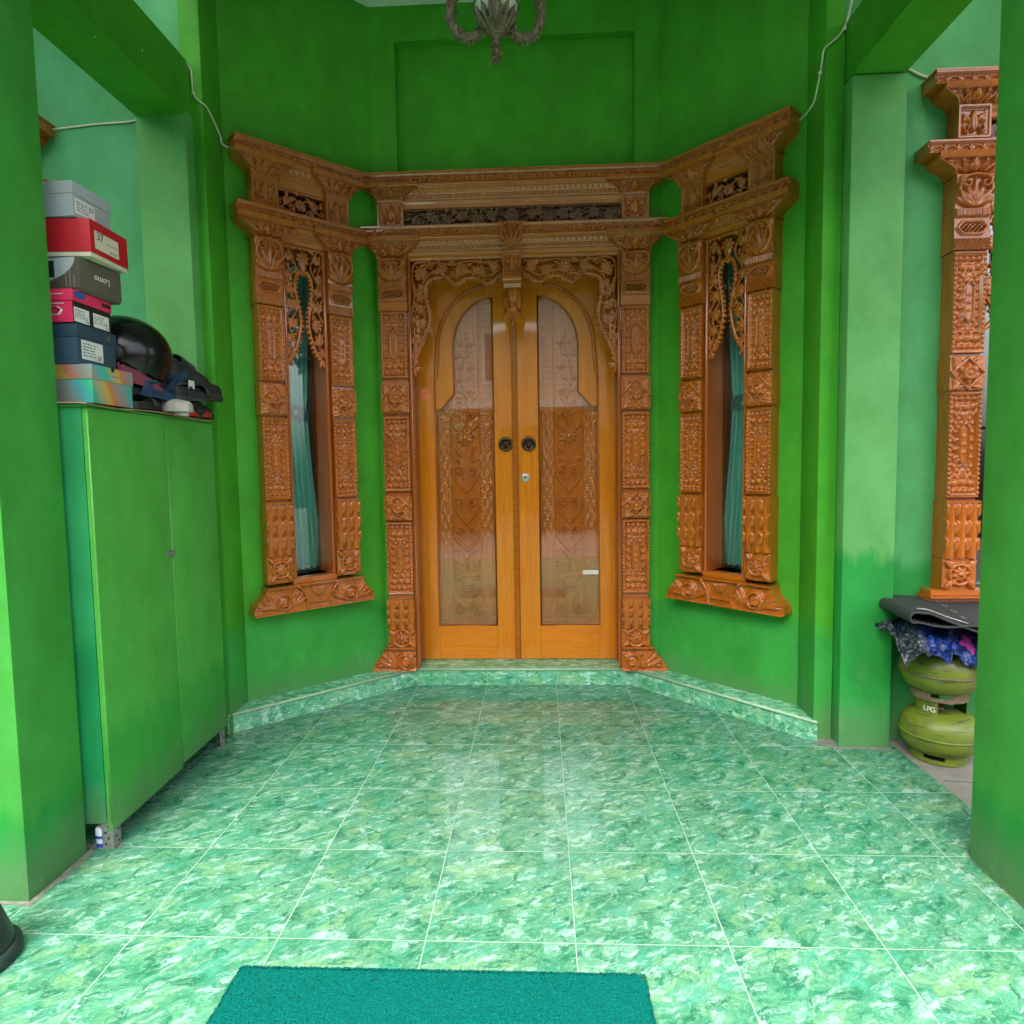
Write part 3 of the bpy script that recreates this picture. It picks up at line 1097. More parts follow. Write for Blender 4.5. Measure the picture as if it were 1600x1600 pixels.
mortar(dense([(1.662, -1.205), (1.662, -1.62)][::-1])[::-1], -0.012, 6)
mb = MB()
mb.prism([(1.553, -0.36), (1.625, -0.40), (1.625, -0.33), (1.553, -0.33)], 0.0, 0.012, 'z')
mb.build('mortar_fillet', M_mortar, house)

# ------------------------------------------------------------------ carved posts and cornices shared by the doorway and the windows
def small_post(parent, xc, a, z0, z1, front, side):
    return relief('upper_block', -a, a, z0, z1, m_square(a, z1 - z0), M_carve, parent, front, cx=xc)

def build_post(root, xc, a, rows, front, mirror=1):
    """rows: list of (kind, z0, z1)"""
    mb = MB()
    z0 = min(r_[1] for r_ in rows)
    z1 = max(r_[2] for r_ in rows)
    mb.box(xc - a * 0.90, xc + a * 0.90, -front + 0.002, 0.0, z0, z1)
    post = mb.build('carved_post', M_jamb, root)
    for kind, b, c in rows:
        h = c - b
        if kind == 'bead':
            relief('bead_panel', -a * .93, a * .93, b, c, m_bead(a * .93, h), M_carve, post, front, cx=xc)
        elif kind == 'rosette':
            relief('rosette_block', -a, a, b, c, m_rosette(a, h), M_carve, post, front, cx=xc)
        elif kind == 'flower':
            relief('flower_block', -a, a, b, c, m_flower_block(a, h), M_carve, post, front, cx=xc)
        elif kind == 'flute':
            relief('fluted_panel', -a, a, b, c, m_flutes(a, h), M_carve, post, front, cx=xc)
        elif kind == 'lattice':
            relief('lattice_block', -a, a, b, c, m_lattice(a, h), M_carve, post, front, cx=xc)
        elif kind == 'leaf':
            relief('leaf_capital', -a, a, b, c, m_palmette(a, h), M_carve, post, front, cx=xc)
        elif kind == 'band':
            relief('collar_band', -a * 1.02, a * 1.02, b, c, lambda U, V, T: 0.003 + 0.008 * T, M_mould, post, front, cx=xc)
        elif kind == 'twist':
            relief('collar_band', -a * 1.02, a * 1.02, b, c, lambda U, V, T: 0.012 + 0.004 * np.sin((U + V * 1.2) * 2 * math.pi / 0.016), M_carve, post, front, cx=xc)
        elif kind == 'plain':
            relief('plain_block', -a * .93, a * .93, b, c, lambda U, V, T: 0.006 + 0 * U, M_carve, post, front, cx=xc)
    return post

def cornice(root, half, posts_x, a, flare, zb, zf, zt, front, mzb=None, mid_depth=-0.045):
    """brackets zb..zf over each post, frieze zf..zt across, stepped moulding between the brackets"""
    fr = relief('cornice_frieze', -half, half, zf, zt, m_frieze(0.052, zt - zf), M_carve, root, front)
    if zt > 2.7:
      mb = MB()
      mb.box(-half - 0.004, half + 0.004, -front - 0.0225, 0.0, zt + 0.0005, zt + 0.007)
      mb.build('cornice_cap', M_mould, fr)
    fl = cyma(a, flare)
    for x in posts_x:
        relief('cornice_bracket', lambda t: -fl(t), fl, zb, zf, m_bracket(a, flare, zf - zb), M_carve, fr, front - 0.014, cx=x)
    inner = abs(posts_x[0]) - a * 0.6
    mz = mzb if mzb is not None else zb + 0.002
    relief('cornice_moulding', -inner, inner, mz, zf - 0.001, m_entab(zf - mz), M_mould, fr, max(0.004, front + mid_depth), k=1.0)
    return fr

mb = MB(); mb.box(1.8685, 5.0, -1.9, -0.275, -0.0115, -0.004)
structure(mb.build('bare_floor', plain('dusty_screed', (0.19, 0.18, 0.155), 0.85, var=0.2, scale=9, bumpy=0.3)))

# ------------------------------------------------------------------ the carved doorway
door = thing('carved_doorway', 'double teak entrance door with arched glass panels in a carved frame with a two-tiered cornice', 'doorway', (DX, 0.42, 0))
PX = 0.667
rows = [('flower', 0.236, 0.335), ('flute', 0.337, 0.512), ('bead', 0.545, 0.955), ('rosette', 0.965, 1.105), ('bead', 1.13, 1.55),
        ('rosette', 1.565, 1.735), ('bead', 1.76, 2.125), ('band', 2.13, 2.178), ('lattice', 2.182, 2.285), ('leaf', 2.287, 2.407)]
for sx in (-1, 1):
    post = build_post(door, sx * PX, 0.078, rows, 0.045)
    # spreading foot, outer side carved as a wave
    def fo(t):
        k = np.interp(t, [0, .06, .16, .30, .45, .60, .70, .78, .80, .92, .921, 1], [1.0, 1.0, .97, .88, .72, .52, .40, .36, .30, .30, .16, .16])
        return 0.078 + 0.095 * k
    ft = relief('post_foot', lambda t: -fo(t), 0.078, 0.096, 0.235, m_foot(0.078, 0.173, 0.139), M_carve, post, 0.047)
    if sx > 0:
        me = ft.data
        me.transform(Matrix.Diagonal((-1, 1, 1, 1)))
        me.flip_normals()
    ft.location.x = sx * PX
    small_post(door, sx * PX, 0.072, 2.582, 2.727, 0.035, sx)
    # reveal between frame and leaf, with a rounded bead
    mb = MB()
    x0, x1 = sorted((sx * 0.5815, sx * 0.5935))
    mb.box(x0, x1, -0.030, 0.176, 0.097, 2.44)
    x0, x1 = sorted((sx * 0.5735, sx * 0.5815))
    mb.box(x0, x1, 0.110, 0.152, 0.097, 2.42)
    mb.tube([(sx * 0.580, -0.030, 0.10), (sx * 0.580, -0.030, 2.41)], 0.007, 8)
    mb.build('door_jamb', M_jamb, door, bevel=0.002)
mb = MB()
mb.box(-0.5935, 0.5935, -0.004, 0.176, 2.42, 2.459)
mb.build('lintel', M_jamb, door, bevel=0.002)
cornice(door, 0.835, (-PX, PX), 0.076, 0.160, 2.408, 2.524, 2.578, 0.060)
cornice(door, 0.830, (-PX, PX), 0.076, 0.158, 2.728, 2.804, 2.855, 0.060, mzb=2.676)
mb = MB()
mb.box(-0.60, 0.60, -0.012, 0.0, 2.579, 2.678)
mb.build('frieze_shade_board', M_dark, door)  # dark board holds the shade of the hollow behind the frieze

def frieze_field(x0, x1, z0, z1, seed, med=True):
    h = z1 - z0
    zc = (z0 + z1) / 2
    def f(U, V):
        rnd = random.Random(seed)
        inside = np.minimum(np.minimum(U - x0, x1 - U), np.minimum(V - z0, z1 - V))
        vines, leaves, flowers = [], [], []
        for sx in (-1, 1):
            n = 9
            L = x1 - 0.05
            xs = np.linspace(0.05, L, n * 5)
            vines.append(([(sx * x, zc + h * 0.30 * math.sin((x - 0.05) / (L - .05) * math.pi * 5.0)) for x in xs], 0.0052))
            vines.append(([(sx * x, zc - h * 0.36 * math.sin((x - 0.05) / (L - .05) * math.pi * 7.0 + 1)) for x in xs], 0.0036))
            for k in range(6):
                x = 0.11 + k * (L - 0.10) / 5.3
                y = zc + h * 0.10 * (-1) ** k
                flowers.append((sx * x, y, h * (0.36 + 0.06 * rnd.random()), 8, rnd.random()))
                for j in range(5):
                    a = rnd.uniform(0, 6.28)
                    leaves.append((sx * (x + rnd.uniform(.02, .06)), zc + rnd.uniform(-.3, .3) * h, a, h * rnd.uniform(.32, .5), h * 0.085))
            for k in range(14):
                x = 0.07 + k * (L - .05) / 13
                leaves.append((sx * x, zc + h * 0.34 * (-1) ** k, rnd.uniform(0, 6.28), h * 0.42, h * 0.10))
        fd = vine_field(U, V, inside, flowers, vines, [([(x0, z0 + .003), (x1, z0 + .003)], 0.004), ([(x0, z1 - .003), (x1, z1 - .003)], 0.004)], leaves)
        if med:
            fd.add(f_ring(U, V, 0, zc, h * 0.36, h * 0.09), 0.012, 0.002)
            fd.add(f_dome(U, V, 0, zc, h * 0.30), 0.012, 0.004)
            fd.add(f_dome(U, V, 0, zc, h * 0.40), 0.002, 0.003)
        return fd
    return f
fretwork('pierced_frieze', -0.592, 0.592, 2.5785, 2.6755, frieze_field(-0.592, 0.592, 2.5785, 2.6755, 5), M_dark, door, front=0.030, thick=0.012, res=0.0025)

# hanging lace arch, one half then its mirror
LACE = [(-0.055, 2.338), (-0.080, 2.318), (-0.139, 2.280), (-0.196, 2.303), (-0.260, 2.311), (-0.329, 2.276), (-0.386, 2.316), (-0.440, 2.315),
        (-0.487, 2.286), (-0.494, 2.212), (-0.479, 2.150), (-0.474, 2.067), (-0.512, 1.979), (-0.553, 1.900), (-0.578, 1.830)]
def lace_field(U, V):
    edge = smooth_pts(LACE, 5)
    E = np.array(edge)
    # inside: above/left of the edge curve
    inside = np.full(U.shape, -1.0)
    poly = [(-0.582, 2.422), (-0.055, 2.422)] + edge + [(-0.582, 1.80)]
    P = np.array(poly)
    x, y = U, V
    ins = np.zeros(U.shape, bool)
    j = len(P) - 1
    for i in range(len(P)):
        xi, yi, xj, yj = P[i, 0], P[i, 1], P[j, 0], P[j, 1]
        if abs(yi - yj) > 1e-12:
            c = ((yi > y) != (yj > y)) & (x < (xj - xi) * (y - yi) / (yj - yi) + xi)
            ins ^= c
        j = i
    inside = np.where(ins, 1.0, -1.0)
    rnd = random.Random(11)
    flowers = [(-0.515, 2.345, 0.046, 9, .1), (-0.395, 2.362, 0.036, 8, .4), (-0.290, 2.358, 0.042, 9, .2), (-0.180, 2.345, 0.038, 8, .5), (-0.100, 2.375, 0.026, 7, 0),
               (-0.532, 2.235, 0.032, 7, .3), (-0.528, 2.150, 0.030, 7, .0), (-0.522, 2.065, 0.038, 8, .4), (-0.545, 1.985, 0.030, 7, .2), (-0.562, 1.915, 0.018, 6, .2)]
    vines = [(smooth_pts([(-0.06, 2.400), (-0.14, 2.392), (-0.24, 2.402), (-0.34, 2.388), (-0.45, 2.400), (-0.55, 2.395), (-0.565, 2.30), (-0.555, 2.2), (-0.570, 2.1), (-0.560, 2.0), (-0.572, 1.88)], 5), 0.0045),
             (smooth_pts([(-0.07, 2.35), (-0.15, 2.318), (-0.23, 2.345), (-0.34, 2.320), (-0.45, 2.345), (-0.51, 2.28), (-0.520, 2.19), (-0.500, 2.10), (-0.535, 2.02), (-0.555, 1.93)], 5), 0.0045)]
    leaves = []
    for k in range(80):
        t = k / 80 * 1.16
        if t < .52:
            x, y = -0.08 - t / .52 * 0.46, 2.402 - rnd.random() * 0.095
        else:
            x, y = -0.512 - rnd.random() * 0.06, 2.30 - (t - .52) / .64 * 0.42
        a = rnd.uniform(0, 6.28)
        leaves.append((x, y, a, rnd.uniform(.028, .046), 0.0085))
        if k % 5 == 0:
            vines.append((spiral_pts(x, y, 0.017, 1.2, a, 1 if k % 2 else -1), 0.003))
    rims = [(edge, 0.0085), ([(-0.582, 1.80), (-0.582, 2.422)], 0.008), ([(-0.582, 2.418), (-0.055, 2.418)], 0.008)]
    fd = vine_field(U, V, inside, flowers, vines, rims, leaves)
    # small scallops hanging from the rim, and the leaf spray at its lower end
    acc = 0
    for i in range(1, len(edge)):
        (ax, ay), (bx, by) = edge[i - 1], edge[i]
        seg_ = math.hypot(bx - ax, by - ay)
        acc += seg_
        if acc > 0.0135:
            acc = 0
            nx, ny = (by - ay) / seg_, -(bx - ax) / seg_
            if nx * 1 + ny * -1 < 0 and not (nx > 0.2):
                nx, ny = -nx, -ny
            fd.add(f_dome(U, V, bx + nx * 0.011, by + ny * 0.011, 0.0085), 0.006, 0.001)
    for an, L, x, y in ((-0.05, .060, -.572, 1.822), (-0.5, .050, -.572, 1.825), (-1.2, .055, -.574, 1.820), (-1.9, .05, -.566, 1.83), (0.5, .040, -.572, 1.84)):
        fd.add(f_leaf(U, V, x, y, an, L, 0.013), 0.012, 0.002)
    fd.add(f_dome(U, V, -0.560, 1.815, 0.014), 0.012, 0.004)
    return fd
lace = fretwork('hanging_lace', -0.590, -0.05, 1.755, 2.43, lace_field, M_carve, door, front=0.006, thick=0.012, res=0.0028)
me2 = lace.data.copy()
me2.transform(Matrix.Diagonal((-1, 1, 1, 1)))
me2.flip_normals()
link('hanging_lace', me2, None, door)

# pendant over the meeting stiles
pend = relief('pendant', lambda t: -(0.052 + 0.018 * t ** 1.5), lambda t: 0.052 + 0.018 * t ** 1.5, 2.437, 2.578, m_palmette(0.056, 0.141), M_carve, door, 0.070, cx=-0.004)
relief('pendant_block', lambda t: -(0.047 + 0.006 * t), lambda t: 0.047 + 0.006 * t, 2.292, 2.436, m_square(0.052, 0.144), M_carve, pend, 0.055, cx=-0.004)
relief('pendant_collar', -0.052, 0.052, 2.262, 2.291, lambda U, V, T: 0.012 + 0.004 * (T > .5), M_mould, pend, 0.050, cx=-0.004)
relief('pendant_collar', -0.046, 0.046, 2.240, 2.261, lambda U, V, T: 0.006 * T, M_mould, pend, 0.050, cx=-0.004)
mb = MB()
def tulip(u, v):
    a = u * 2 * math.pi
    z = 2.240 - 0.150 * v
    r = np.interp(v, [0, .12, .45, .72, .86, 1.0], [0.030, 0.048, 0.051, 0.038, 0.044, 0.060])
    lob = 1 + 0.14 * math.cos(4 * a) * (0.25 + v)
    zz = z - 0.030 * v ** 2 * math.cos(4 * a)
    return (-0.004 + r * lob * math.cos(a), -0.030 + r * lob * 0.75 * math.sin(a), zz)
mb.grid(tulip, 48, 14)
mb.build('pendant_tulip', M_carve, pend, smooth=True)
mb = MB()
mb.lathe([(0.0, 2.04), (0.013, 2.041), (0.015, 2.055), (0.018, 2.09), (0.024, 2.14), (0.02, 2.24)], 16, (-0.004, -0.028, 0))
mb.build('pendant_stem', M_carve, pend, smooth=True)

# door leaves -------------------------------------------------------------------
YD = 0.155          # leaf face in doorway space (front faces -Y)
GZ0, GX0, GX1, GXS = 0.305, -0.133, -0.482, -0.365
ARC = [(GX0 + (GXS - GX0) * math.sin(w), 1.954 + 0.288 * math.cos(w)) for w in np.linspace(0, math.pi / 2, 20)]
GLASS = ARC + [(GXS, 1.694), (-0.440, 1.606), (GX1, 1.602), (GX1, GZ0), (GX0, GZ0)]
OUTA = [(-0.138 + (-0.462 + 0.138) * math.sin(w), 1.956 + 0.360 * math.cos(w)) for w in np.linspace(0.10, math.pi / 2, 20)] + [(-0.475, 1.80), (GX1 + 0.004, 1.602)]
def panel_field(U, V, T):
    """the wood panel behind the glass: basket weave margins, a carved candelabra in the middle"""
    u, v = U + 0.3075, V
    fd = Field(u, v, 0.0)
    wv = (np.floor(v / 0.045) + np.floor(u / 0.020)) % 2
    H = 0.0011 * (np.sin(u * math.pi / 0.0105) ** 2 * wv + np.sin(v * math.pi / 0.0105) ** 2 * (1 - wv))
    side = np.abs(u)
    H = np.where(side < 0.082, 0.0012, H)
    H = np.where((side > .082) & (side < .088), 0.004, H)
    H = np.where((side > 0.158), 0.003, H)
    for k in (0.02, 0.035, 0.05):
        H = np.where((v > k) & (v < k + .006), 0.004, H)
    fd.H = H
    w = 0.075
    def heart(y, s, up=1):
        for q in (-1, 1):
            tail = (0.0, y - up * 0.075 * s)
            pts = [tail, (q * w * .55, y - up * 0.04 * s), (q * w * .95, y + up * 0.0 * s)] + spiral_pts(q * w * .50, y + up * 0.022 * s, w * 0.44, 1.35, 0 if q > 0 else math.pi, q * up)
            fd.add(f_poly(u, v, smooth_pts(pts[:4], 3) + pts[4:], 0.0115, 0.0065), 0.009, 0.001)
            fd.add(f_leaf(u, v, q * w * .9, y + up * 0.01, math.pi / 2 * up + q * 0.5, 0.05 * s, 0.012), 0.007, 0.001)
            fd.add(f_leaf(u, v, q * 0.012, y + up * .0, -math.pi / 2 * up + q * 0.4, 0.035, 0.007), 0.006, 0.001)
    for q in (-1, 1):     # foot scrolls
        fd.add(f_poly(u, v, spiral_pts(q * w * .55, 0.105, w * .42, 1.3, -math.pi / 2, q), 0.009, 0.005), 0.008, 0.001)
        fd.add(f_leaf(u, v, q * w * .4, 0.065, (0.1 if q > 0 else math.pi - .1), .045, .010), 0.008, 0.001)
        fd.add(f_leaf(u, v, q * 0.01, 0.10, math.pi / 2 - q * .5, .07, .010), 0.008, 0.001)
        fd.add(f_poly(u, v, spiral_pts(q * w * .82, 0.205, w * .16, 1.1, 0, q), 0.006, 0.004), 0.007, 0.001)
        fd.add(f_leaf(u, v, q * w * .3, .16, math.pi / 2 - q * .9, .05, .008), .007, .001)
    for y, ww in ((0.21, 0.030), (0.222, 0.022), (0.236, 0.026), (0.250, 0.020), (0.285, 0.055), (0.296, 0.050)):
        fd.add(f_poly(u, v, [(-ww, y), (ww, y)], 0.0055), 0.007, 0.001)
    fd.add(f_dome(u, v, 0, 0.268, 0.045, 0.022), 0.007, 0.001)
    for q in (-1, 1):
        fd.add(f_poly(u, v, spiral_pts(q * w * .8, 0.29, w * .22, 1.2, math.pi / 2, -q), 0.006, 0.004), 0.007, 0.001)
        for k in range(4):
            fd.add(f_leaf(u, v, q * 0.01, 0.33, math.pi / 2 - q * (0.3 + .38 * k), .065, .010), .008, .001)
        fd.add(f_dome(u, v, q * w * .9, .345 + .02, .009), .007, .001)
        fd.add(f_dome(u, v, q * w * .9, .385, .008), .007, .001)
        fd.add(f_poly(u, v, [(0, .40), (q * w * .5, .46), (q * w * .95, .455)], 0.007, .005), .008, .001)
    fd.add(f_dome(u, v, 0, 0.37, 0.013), 0.009, 0.001)
    heart(0.545, 1.15)
    heart(0.715, 1.25)
    heart(0.905, 1.25)
    fd.add(f_leaf(u, v, 0, 0.79, math.pi / 2, .05, .012), .009, .001)
    for q in (-1, 1):
        fd.add(f_leaf(u, v, q * 0.02, 1.02, math.pi / 2 - q * .6, .075, .013), .009, .001)
        fd.add(f_leaf(u, v, q * 0.03, .99, math.pi / 2 - q * 1.2, .05, .010), .008, .001)
    add_flower(fd, 0, 1.135, 0.060, 9, 0.010, 0.001, math.pi / 2)
    for q in (-1, 1):
        fd.add(f_leaf(u, v, q * .03, 1.17, math.pi / 2 - q * .8, .07, .014), .009, .001)
    # upper part: two strapwork rails and a climbing stem
    stem = [(0.0 + 0.02 * math.sin((y - 1.2) * 16), y) for y in np.linspace(1.2, 1.75, 24)]
    fd.add(f_poly(u, v, stem, 0.006, 0.003), 0.007, 0.001)
    for k in range(7):
        y = 1.25 + k * 0.07
        q = 1 if k % 2 else -1
        fd.add(f_leaf(u, v, 0, y, math.pi / 2 - q * .9, .062, .012), .008, .001)
        fd.add(f_poly(u, v, spiral_pts(-q * .035, y + .01, .020, 1.2, 0, q), .005, .003), .007, .001)
    return fd.H

def quadrant_leaf(sx):
    leaf = thing_part('door_leaf', door)
    Mx = Matrix.Diagonal((sx * -1, 1, 1, 1))       # drawn for the left leaf, mirrored for the right
    # the two meeting stiles come within a few mm
    def put(mb, name, mat, parent=leaf, **kw):
        me_ = mb
        me_.v = [(-sx * v[0] if sx > 0 else v[0], v[1], v[2]) for v in me_.v]
        return me_.build(name, mat, parent, **kw)
    y0, y1 = YD, YD + 0.038
    mb = MB(); mb.box(-0.581, GX1 - 0.0005, y0, y1, 0.099, 2.418); put(mb, 'outer_stile', M_door, bevel=0.0015)
    mb = MB(); mb.box(GX0 + 0.0005, -0.008, y0, y1, 0.099, 2.418); put(mb, 'meeting_stile', M_door, bevel=0.0015)
    mb = MB(); mb.box(GX1, GX0, y0 + 0.001, y1, 0.099, GZ0); put(mb, 'bottom_rail', M_rail, bevel=0.0015)
    mb = MB(); mb.prism(ARC + [(GXS, 1.694), (-0.440, 1.606), (GX1, 1.602), (GX1, 2.418), (GX0, 2.418)], y0 + 0.001, y1, 'y'); put(mb, 'arched_head', M_door)
    # mouldings
    mb = MB()
    g = [(x, y0 + 0.001, z) for x, z in GLASS]
    mb.tube(g, 0.0055, 8, closed=True)
    g2 = [(x * 1.0, y0 + 0.004, z) for x, z in GLASS]
    put(mb, 'glazing_bead', M_jamb, smooth=True)
    mb = MB()
    mb.tube([(x, y0 - 0.001, z) for x, z in OUTA], 0.006, 8)
    mb.tube([(x + 0.014, y0 + 0.0, z - 0.008) for x, z in OUTA[:-1]], 0.0035, 8)
    put(mb, 'arch_moulding', M_mould, smooth=True)
    # the carved panel with its pane of glass
    pn = relief('carved_panel', GX1 - 0.004, GX0 + 0.004, GZ0 - 0.003, 2.26, panel_field, M_panel, leaf, front=-(YD + 0.032), back=-(YD + 0.0375), res=0.0025, k=2.1)
    if sx > 0:
        pn.data.transform(Matrix.Diagonal((-1, 1, 1, 1)))
        pn.data.flip_normals()
    mb = MB(); mb.prism(GLASS, YD + 0.006, YD + 0.009, 'y'); put(mb, 'glass_pane', M_dglass)
    # knocker
    kx = (0.064 if sx < 0 else 0.072)
    kx = -kx if sx < 0 else kx
    mb = MB()
    Mk = Matrix.Translation((kx, YD, 1.392)) @ Matrix.Rotation(R(90), 4, 'X') @ Matrix.Scale(1.3, 4)
    mb.lathe([(0.0, 0.004), (0.020, 0.004), (0.030, 0.006), (0.033, 0.003), (0.033, 0.0)], 28, M=Mk)
    for k in range(14):
        a = 2 * math.pi * k / 14
        mb.tube([Mk @ Vector((0.017 * math.cos(a), 0.017 * math.sin(a), 0.006)), Mk @ Vector((0.026 * math.cos(a), 0.026 * math.sin(a), 0.010)), Mk @ Vector((0.034 * math.cos(a + .12), 0.034 * math.sin(a + .12), 0.003))], [0.004, 0.006, 0.0025], 6)
    mb.lathe([(0.0, 0.022), (0.008, 0.020), (0.015, 0.013), (0.019, 0.004)], 20, M=Mk)
    for q in (-1, 1):
        mb.lathe([(0.0, 0.006), (0.004, 0.005), (0.006, 0.0)], 10, M=Mk @ Matrix.Translation((q * 0.009, 0.008, 0.014)))
        mb.lathe([(0.0, 0.005), (0.004, 0.004), (0.006, 0.0)], 10, M=Mk @ Matrix.Translation((q * 0.016, 0.019, 0.008)))
    mb.lathe([(0.0, 0.008), (0.004, 0.007), (0.006, 0.0)], 10, M=Mk @ Matrix.Translation((0, 0.0, 0.019)))
    kn = mb.build('door_knocker', M_bronze, leaf, smooth=True)
    mb = MB()
    mb.tube([(kx + 0.019 * math.sin(a), YD - 0.020 - 0.004 * math.cos(a), 1.392 - 0.019 - 0.018 * math.cos(a)) for a in np.linspace(0, 2 * math.pi, 26)[:-1]], 0.0035, 8, closed=True)
    mb.build('knocker_ring', M_bronze, kn, smooth=True)
    return leaf

def thing_part(name, parent):
    o = bpy.data.objects.new(name, None)
    o.empty_display_size = 0.05
    COL.objects.link(o)
    o.parent = parent
    return o
M_bronze = plain('aged_bronze', (0.13, 0.085, 0.055), 0.34, metal=0.9, var=0.4, scale=90)
M_steel = plain('brushed_steel', (0.62, 0.60, 0.54), 0.3, metal=0.8, var=0.1, scale=60)
M_hole = plain('keyhole_shadow', (0.03, 0.028, 0.025), 0.6)
leafL = quadrant_leaf(-1)
leafR = quadrant_leaf(1)
# astragal with cylinder lock
mb = MB()
mb.box(-0.026, 0.006, YD - 0.010, YD + 0.002, 0.10, 2.20)
for x, r_ in ((-0.020, 0.0045), (-0.010, 0.007), (0.0, 0.0045)):
    mb.tube([(x, YD - 0.010, 0.102), (x, YD - 0.010, 2.19)], r_, 8)
mb.build('meeting_bead', M_mould, leafR, auto=40)
mb = MB()
Mk = Matrix.Translation((0.049, YD, 1.194)) @ Matrix.Rotation(R(90), 4, 'X')
mb.lathe([(0.0, 0.007), (0.018, 0.0075), (0.024, 0.006), (0.027, 0.0)], 28, M=Mk)
lk = mb.build('cylinder_lock', M_steel, leafR, smooth=True)
mb = MB()
mb.lathe([(0.0, 0.0085), (0.006, 0.0085), (0.006, 0.004)], 14, M=Mk)
mb.box(0.0475, 0.0505, YD - 0.0088, YD - 0.004, 1.184, 1.192)
mb.build('keyhole', M_hole, lk)
# paper stickers
mb = MB(); mb.box(-0.560, -0.508, YD - 0.0016, YD - 0.0004, 1.662, 1.726)
st = mb.build('orange_sticker', plain('orange_paper', (0.90, 0.22, 0.09), 0.6, var=0.05), leafL)
mb = MB(); mb.box(-0.549, -0.515, YD - 0.0022, YD - 0.0017, 1.688, 1.6895); mb.box(-0.549, -0.515, YD - 0.0022, YD - 0.0017, 1.678, 1.6795)
mb.box(-0.547, -0.541, YD - 0.0022, YD - 0.0017, 1.712, 1.718)
mb.build('sticker_print', plain('faded_print', (0.85, 0.45, 0.32), 0.7), st)
mb = MB(); mb.box(0.385, 0.478, YD + 0.0045, YD + 0.0055, 0.610, 0.636)
st = mb.build('paper_label', plain('cream_paper', (0.80, 0.74, 0.64), 0.6, var=0.04), leafR)
mb = MB()
for k, (a, b) in enumerate(((0.392, 0.445), (0.392, 0.468), (0.392, 0.430))):
    mb.box(a, b, YD + 0.0038, YD + 0.0042, 0.628 - k * 0.006, 0.6292 - k * 0.006)
mb.build('label_print', plain('pink_print', (0.70, 0.45, 0.40), 0.7), st)

# ------------------------------------------------------------------ carved windows
M_curt = None
def curtain_mat():
    ma, nt, b = nodes('teal_curtain_cloth')
    n = noise(nt, mapping(nt, objco(nt), (60, 60, 8)), 3, 3)
    nt.links.new(ramp(nt, n.outputs[0], [(0.3, (0.08, 0.42, 0.33)), (0.7, (0.14, 0.55, 0.44))]), b.inputs['Base Color'])
    b.inputs['Roughness'].default_value = 0.8
    b.inputs['Sheen Weight'].default_value = 0.3
    return ma
M_curt = curtain_mat()
M_tie = plain('dark_teal_tieback', (0.008, 0.13, 0.12), 0.8, var=0.2, scale=120)
M_btn = plain('pale_teal_button', (0.20, 0.45, 0.38), 0.5)

WROWS = [('flower', 0.688, 0.826), ('flute', 0.828, 1.098), ('bead', 1.112, 1.520), ('rosette', 1.532, 1.685), ('bead', 1.70, 2.065),
         ('twist', 2.070, 2.112), ('lattice', 2.114, 2.225), ('leaf', 2.227, 2.385)]

def win_lace_field(w, z0, z1):
    """hanging lace of a narrow window: half width w, from z1 down to z0"""
    def f(U, V):
        rnd = random.Random(23)
        E = smooth_pts([(0.0, z1 - 0.135), (0.022, z1 - 0.120), (0.042, z1 - 0.155), (0.046, z1 - 0.21), (0.036, z1 - 0.27), (0.026, z1 - 0.33), (0.022, z1 - 0.39), (0.036, z1 - 0.46), (0.054, z1 - 0.515), (w - .035, z1 - 0.555)], 5)
        ez = np.array([p[1] for p in E])[::-1]
        ex = np.array([p[0] for p in E])[::-1]
        A = np.abs(U)
        lim = np.interp(V, np.sort(ez), ex[np.argsort(ez)], left=w, right=0.0)
        inside = np.where((A > lim) & (V > z0 + .02), 1.0, -1.0)
        inside = np.where(V > z1 - 0.118, 1.0, inside)
        flowers, leaves, vines = [], [], []
        for s_ in (-1, 1):
            for k, (x, y, r) in enumerate(((.075, .05, .030), (.085, .14, .026), (.078, .21, .030), (.070, .29, .034), (.066, .38, .034), (.078, .46, .028), (.095, .52, .022))):
                flowers.append((s_ * x * w / .118, z1 - y, r, 7, rnd.random()))
            vines.append(([(s_ * (w * (0.78 + 0.14 * math.sin(y * 36))), z1 - y) for y in np.linspace(0.01, .55, 40)], 0.004))
            vines.append(([(s_ * (w * (0.52 + 0.18 * math.sin(y * 30 + 2))), z1 - y) for y in np.linspace(0.01, .50, 40)], 0.004))
            for k in range(26):
                y = 0.02 + k * 0.021
                leaves.append((s_ * w * rnd.uniform(.35, .95), z1 - y, rnd.uniform(0, 6.28), rnd.uniform(.024, .038), .0068))
        flowers.append((0, z1 - 0.055, 0.040, 8, 0.2))
        leaves.append((0, z1 - 0.03, -math.pi / 2, 0.10, 0.022))
        rims = [([(s_ * p[0], p[1]) for p in E], 0.0065) for s_ in (-1, 1)] + [([(s_ * (w - .004), z1), (s_ * (w - .004), z0 + .05)], 0.005) for s_ in (-1, 1)] + [([(-w, z1 - .004), (w, z1 - .004)], .006)]
        fd = vine_field(U, V, inside, flowers, vines, rims, leaves)
        for s_ in (-1, 1):
            for i in range(2, len(E) - 1, 2):
                fd.add(f_dome(U, V, s_ * (E[i][0] - 0.009), E[i][1] - .002, 0.0085), 0.006, 0.001)
            fd.add(f_poly(U, V, spiral_pts(s_ * (w - .040), z1 - .535, .024, 1.2, 0, s_), .006, .004), .008, .002)
            for an, L, x in ((-1.3, .05, w - .03), (-1.9, .05, w - .03), (-0.9, .035, w - .04)):
                fd.add(f_leaf(U, V, s_ * x, z1 - .555, an if s_ > 0 else math.pi - an, L, .010), .010, .002)
        return fd
    return f

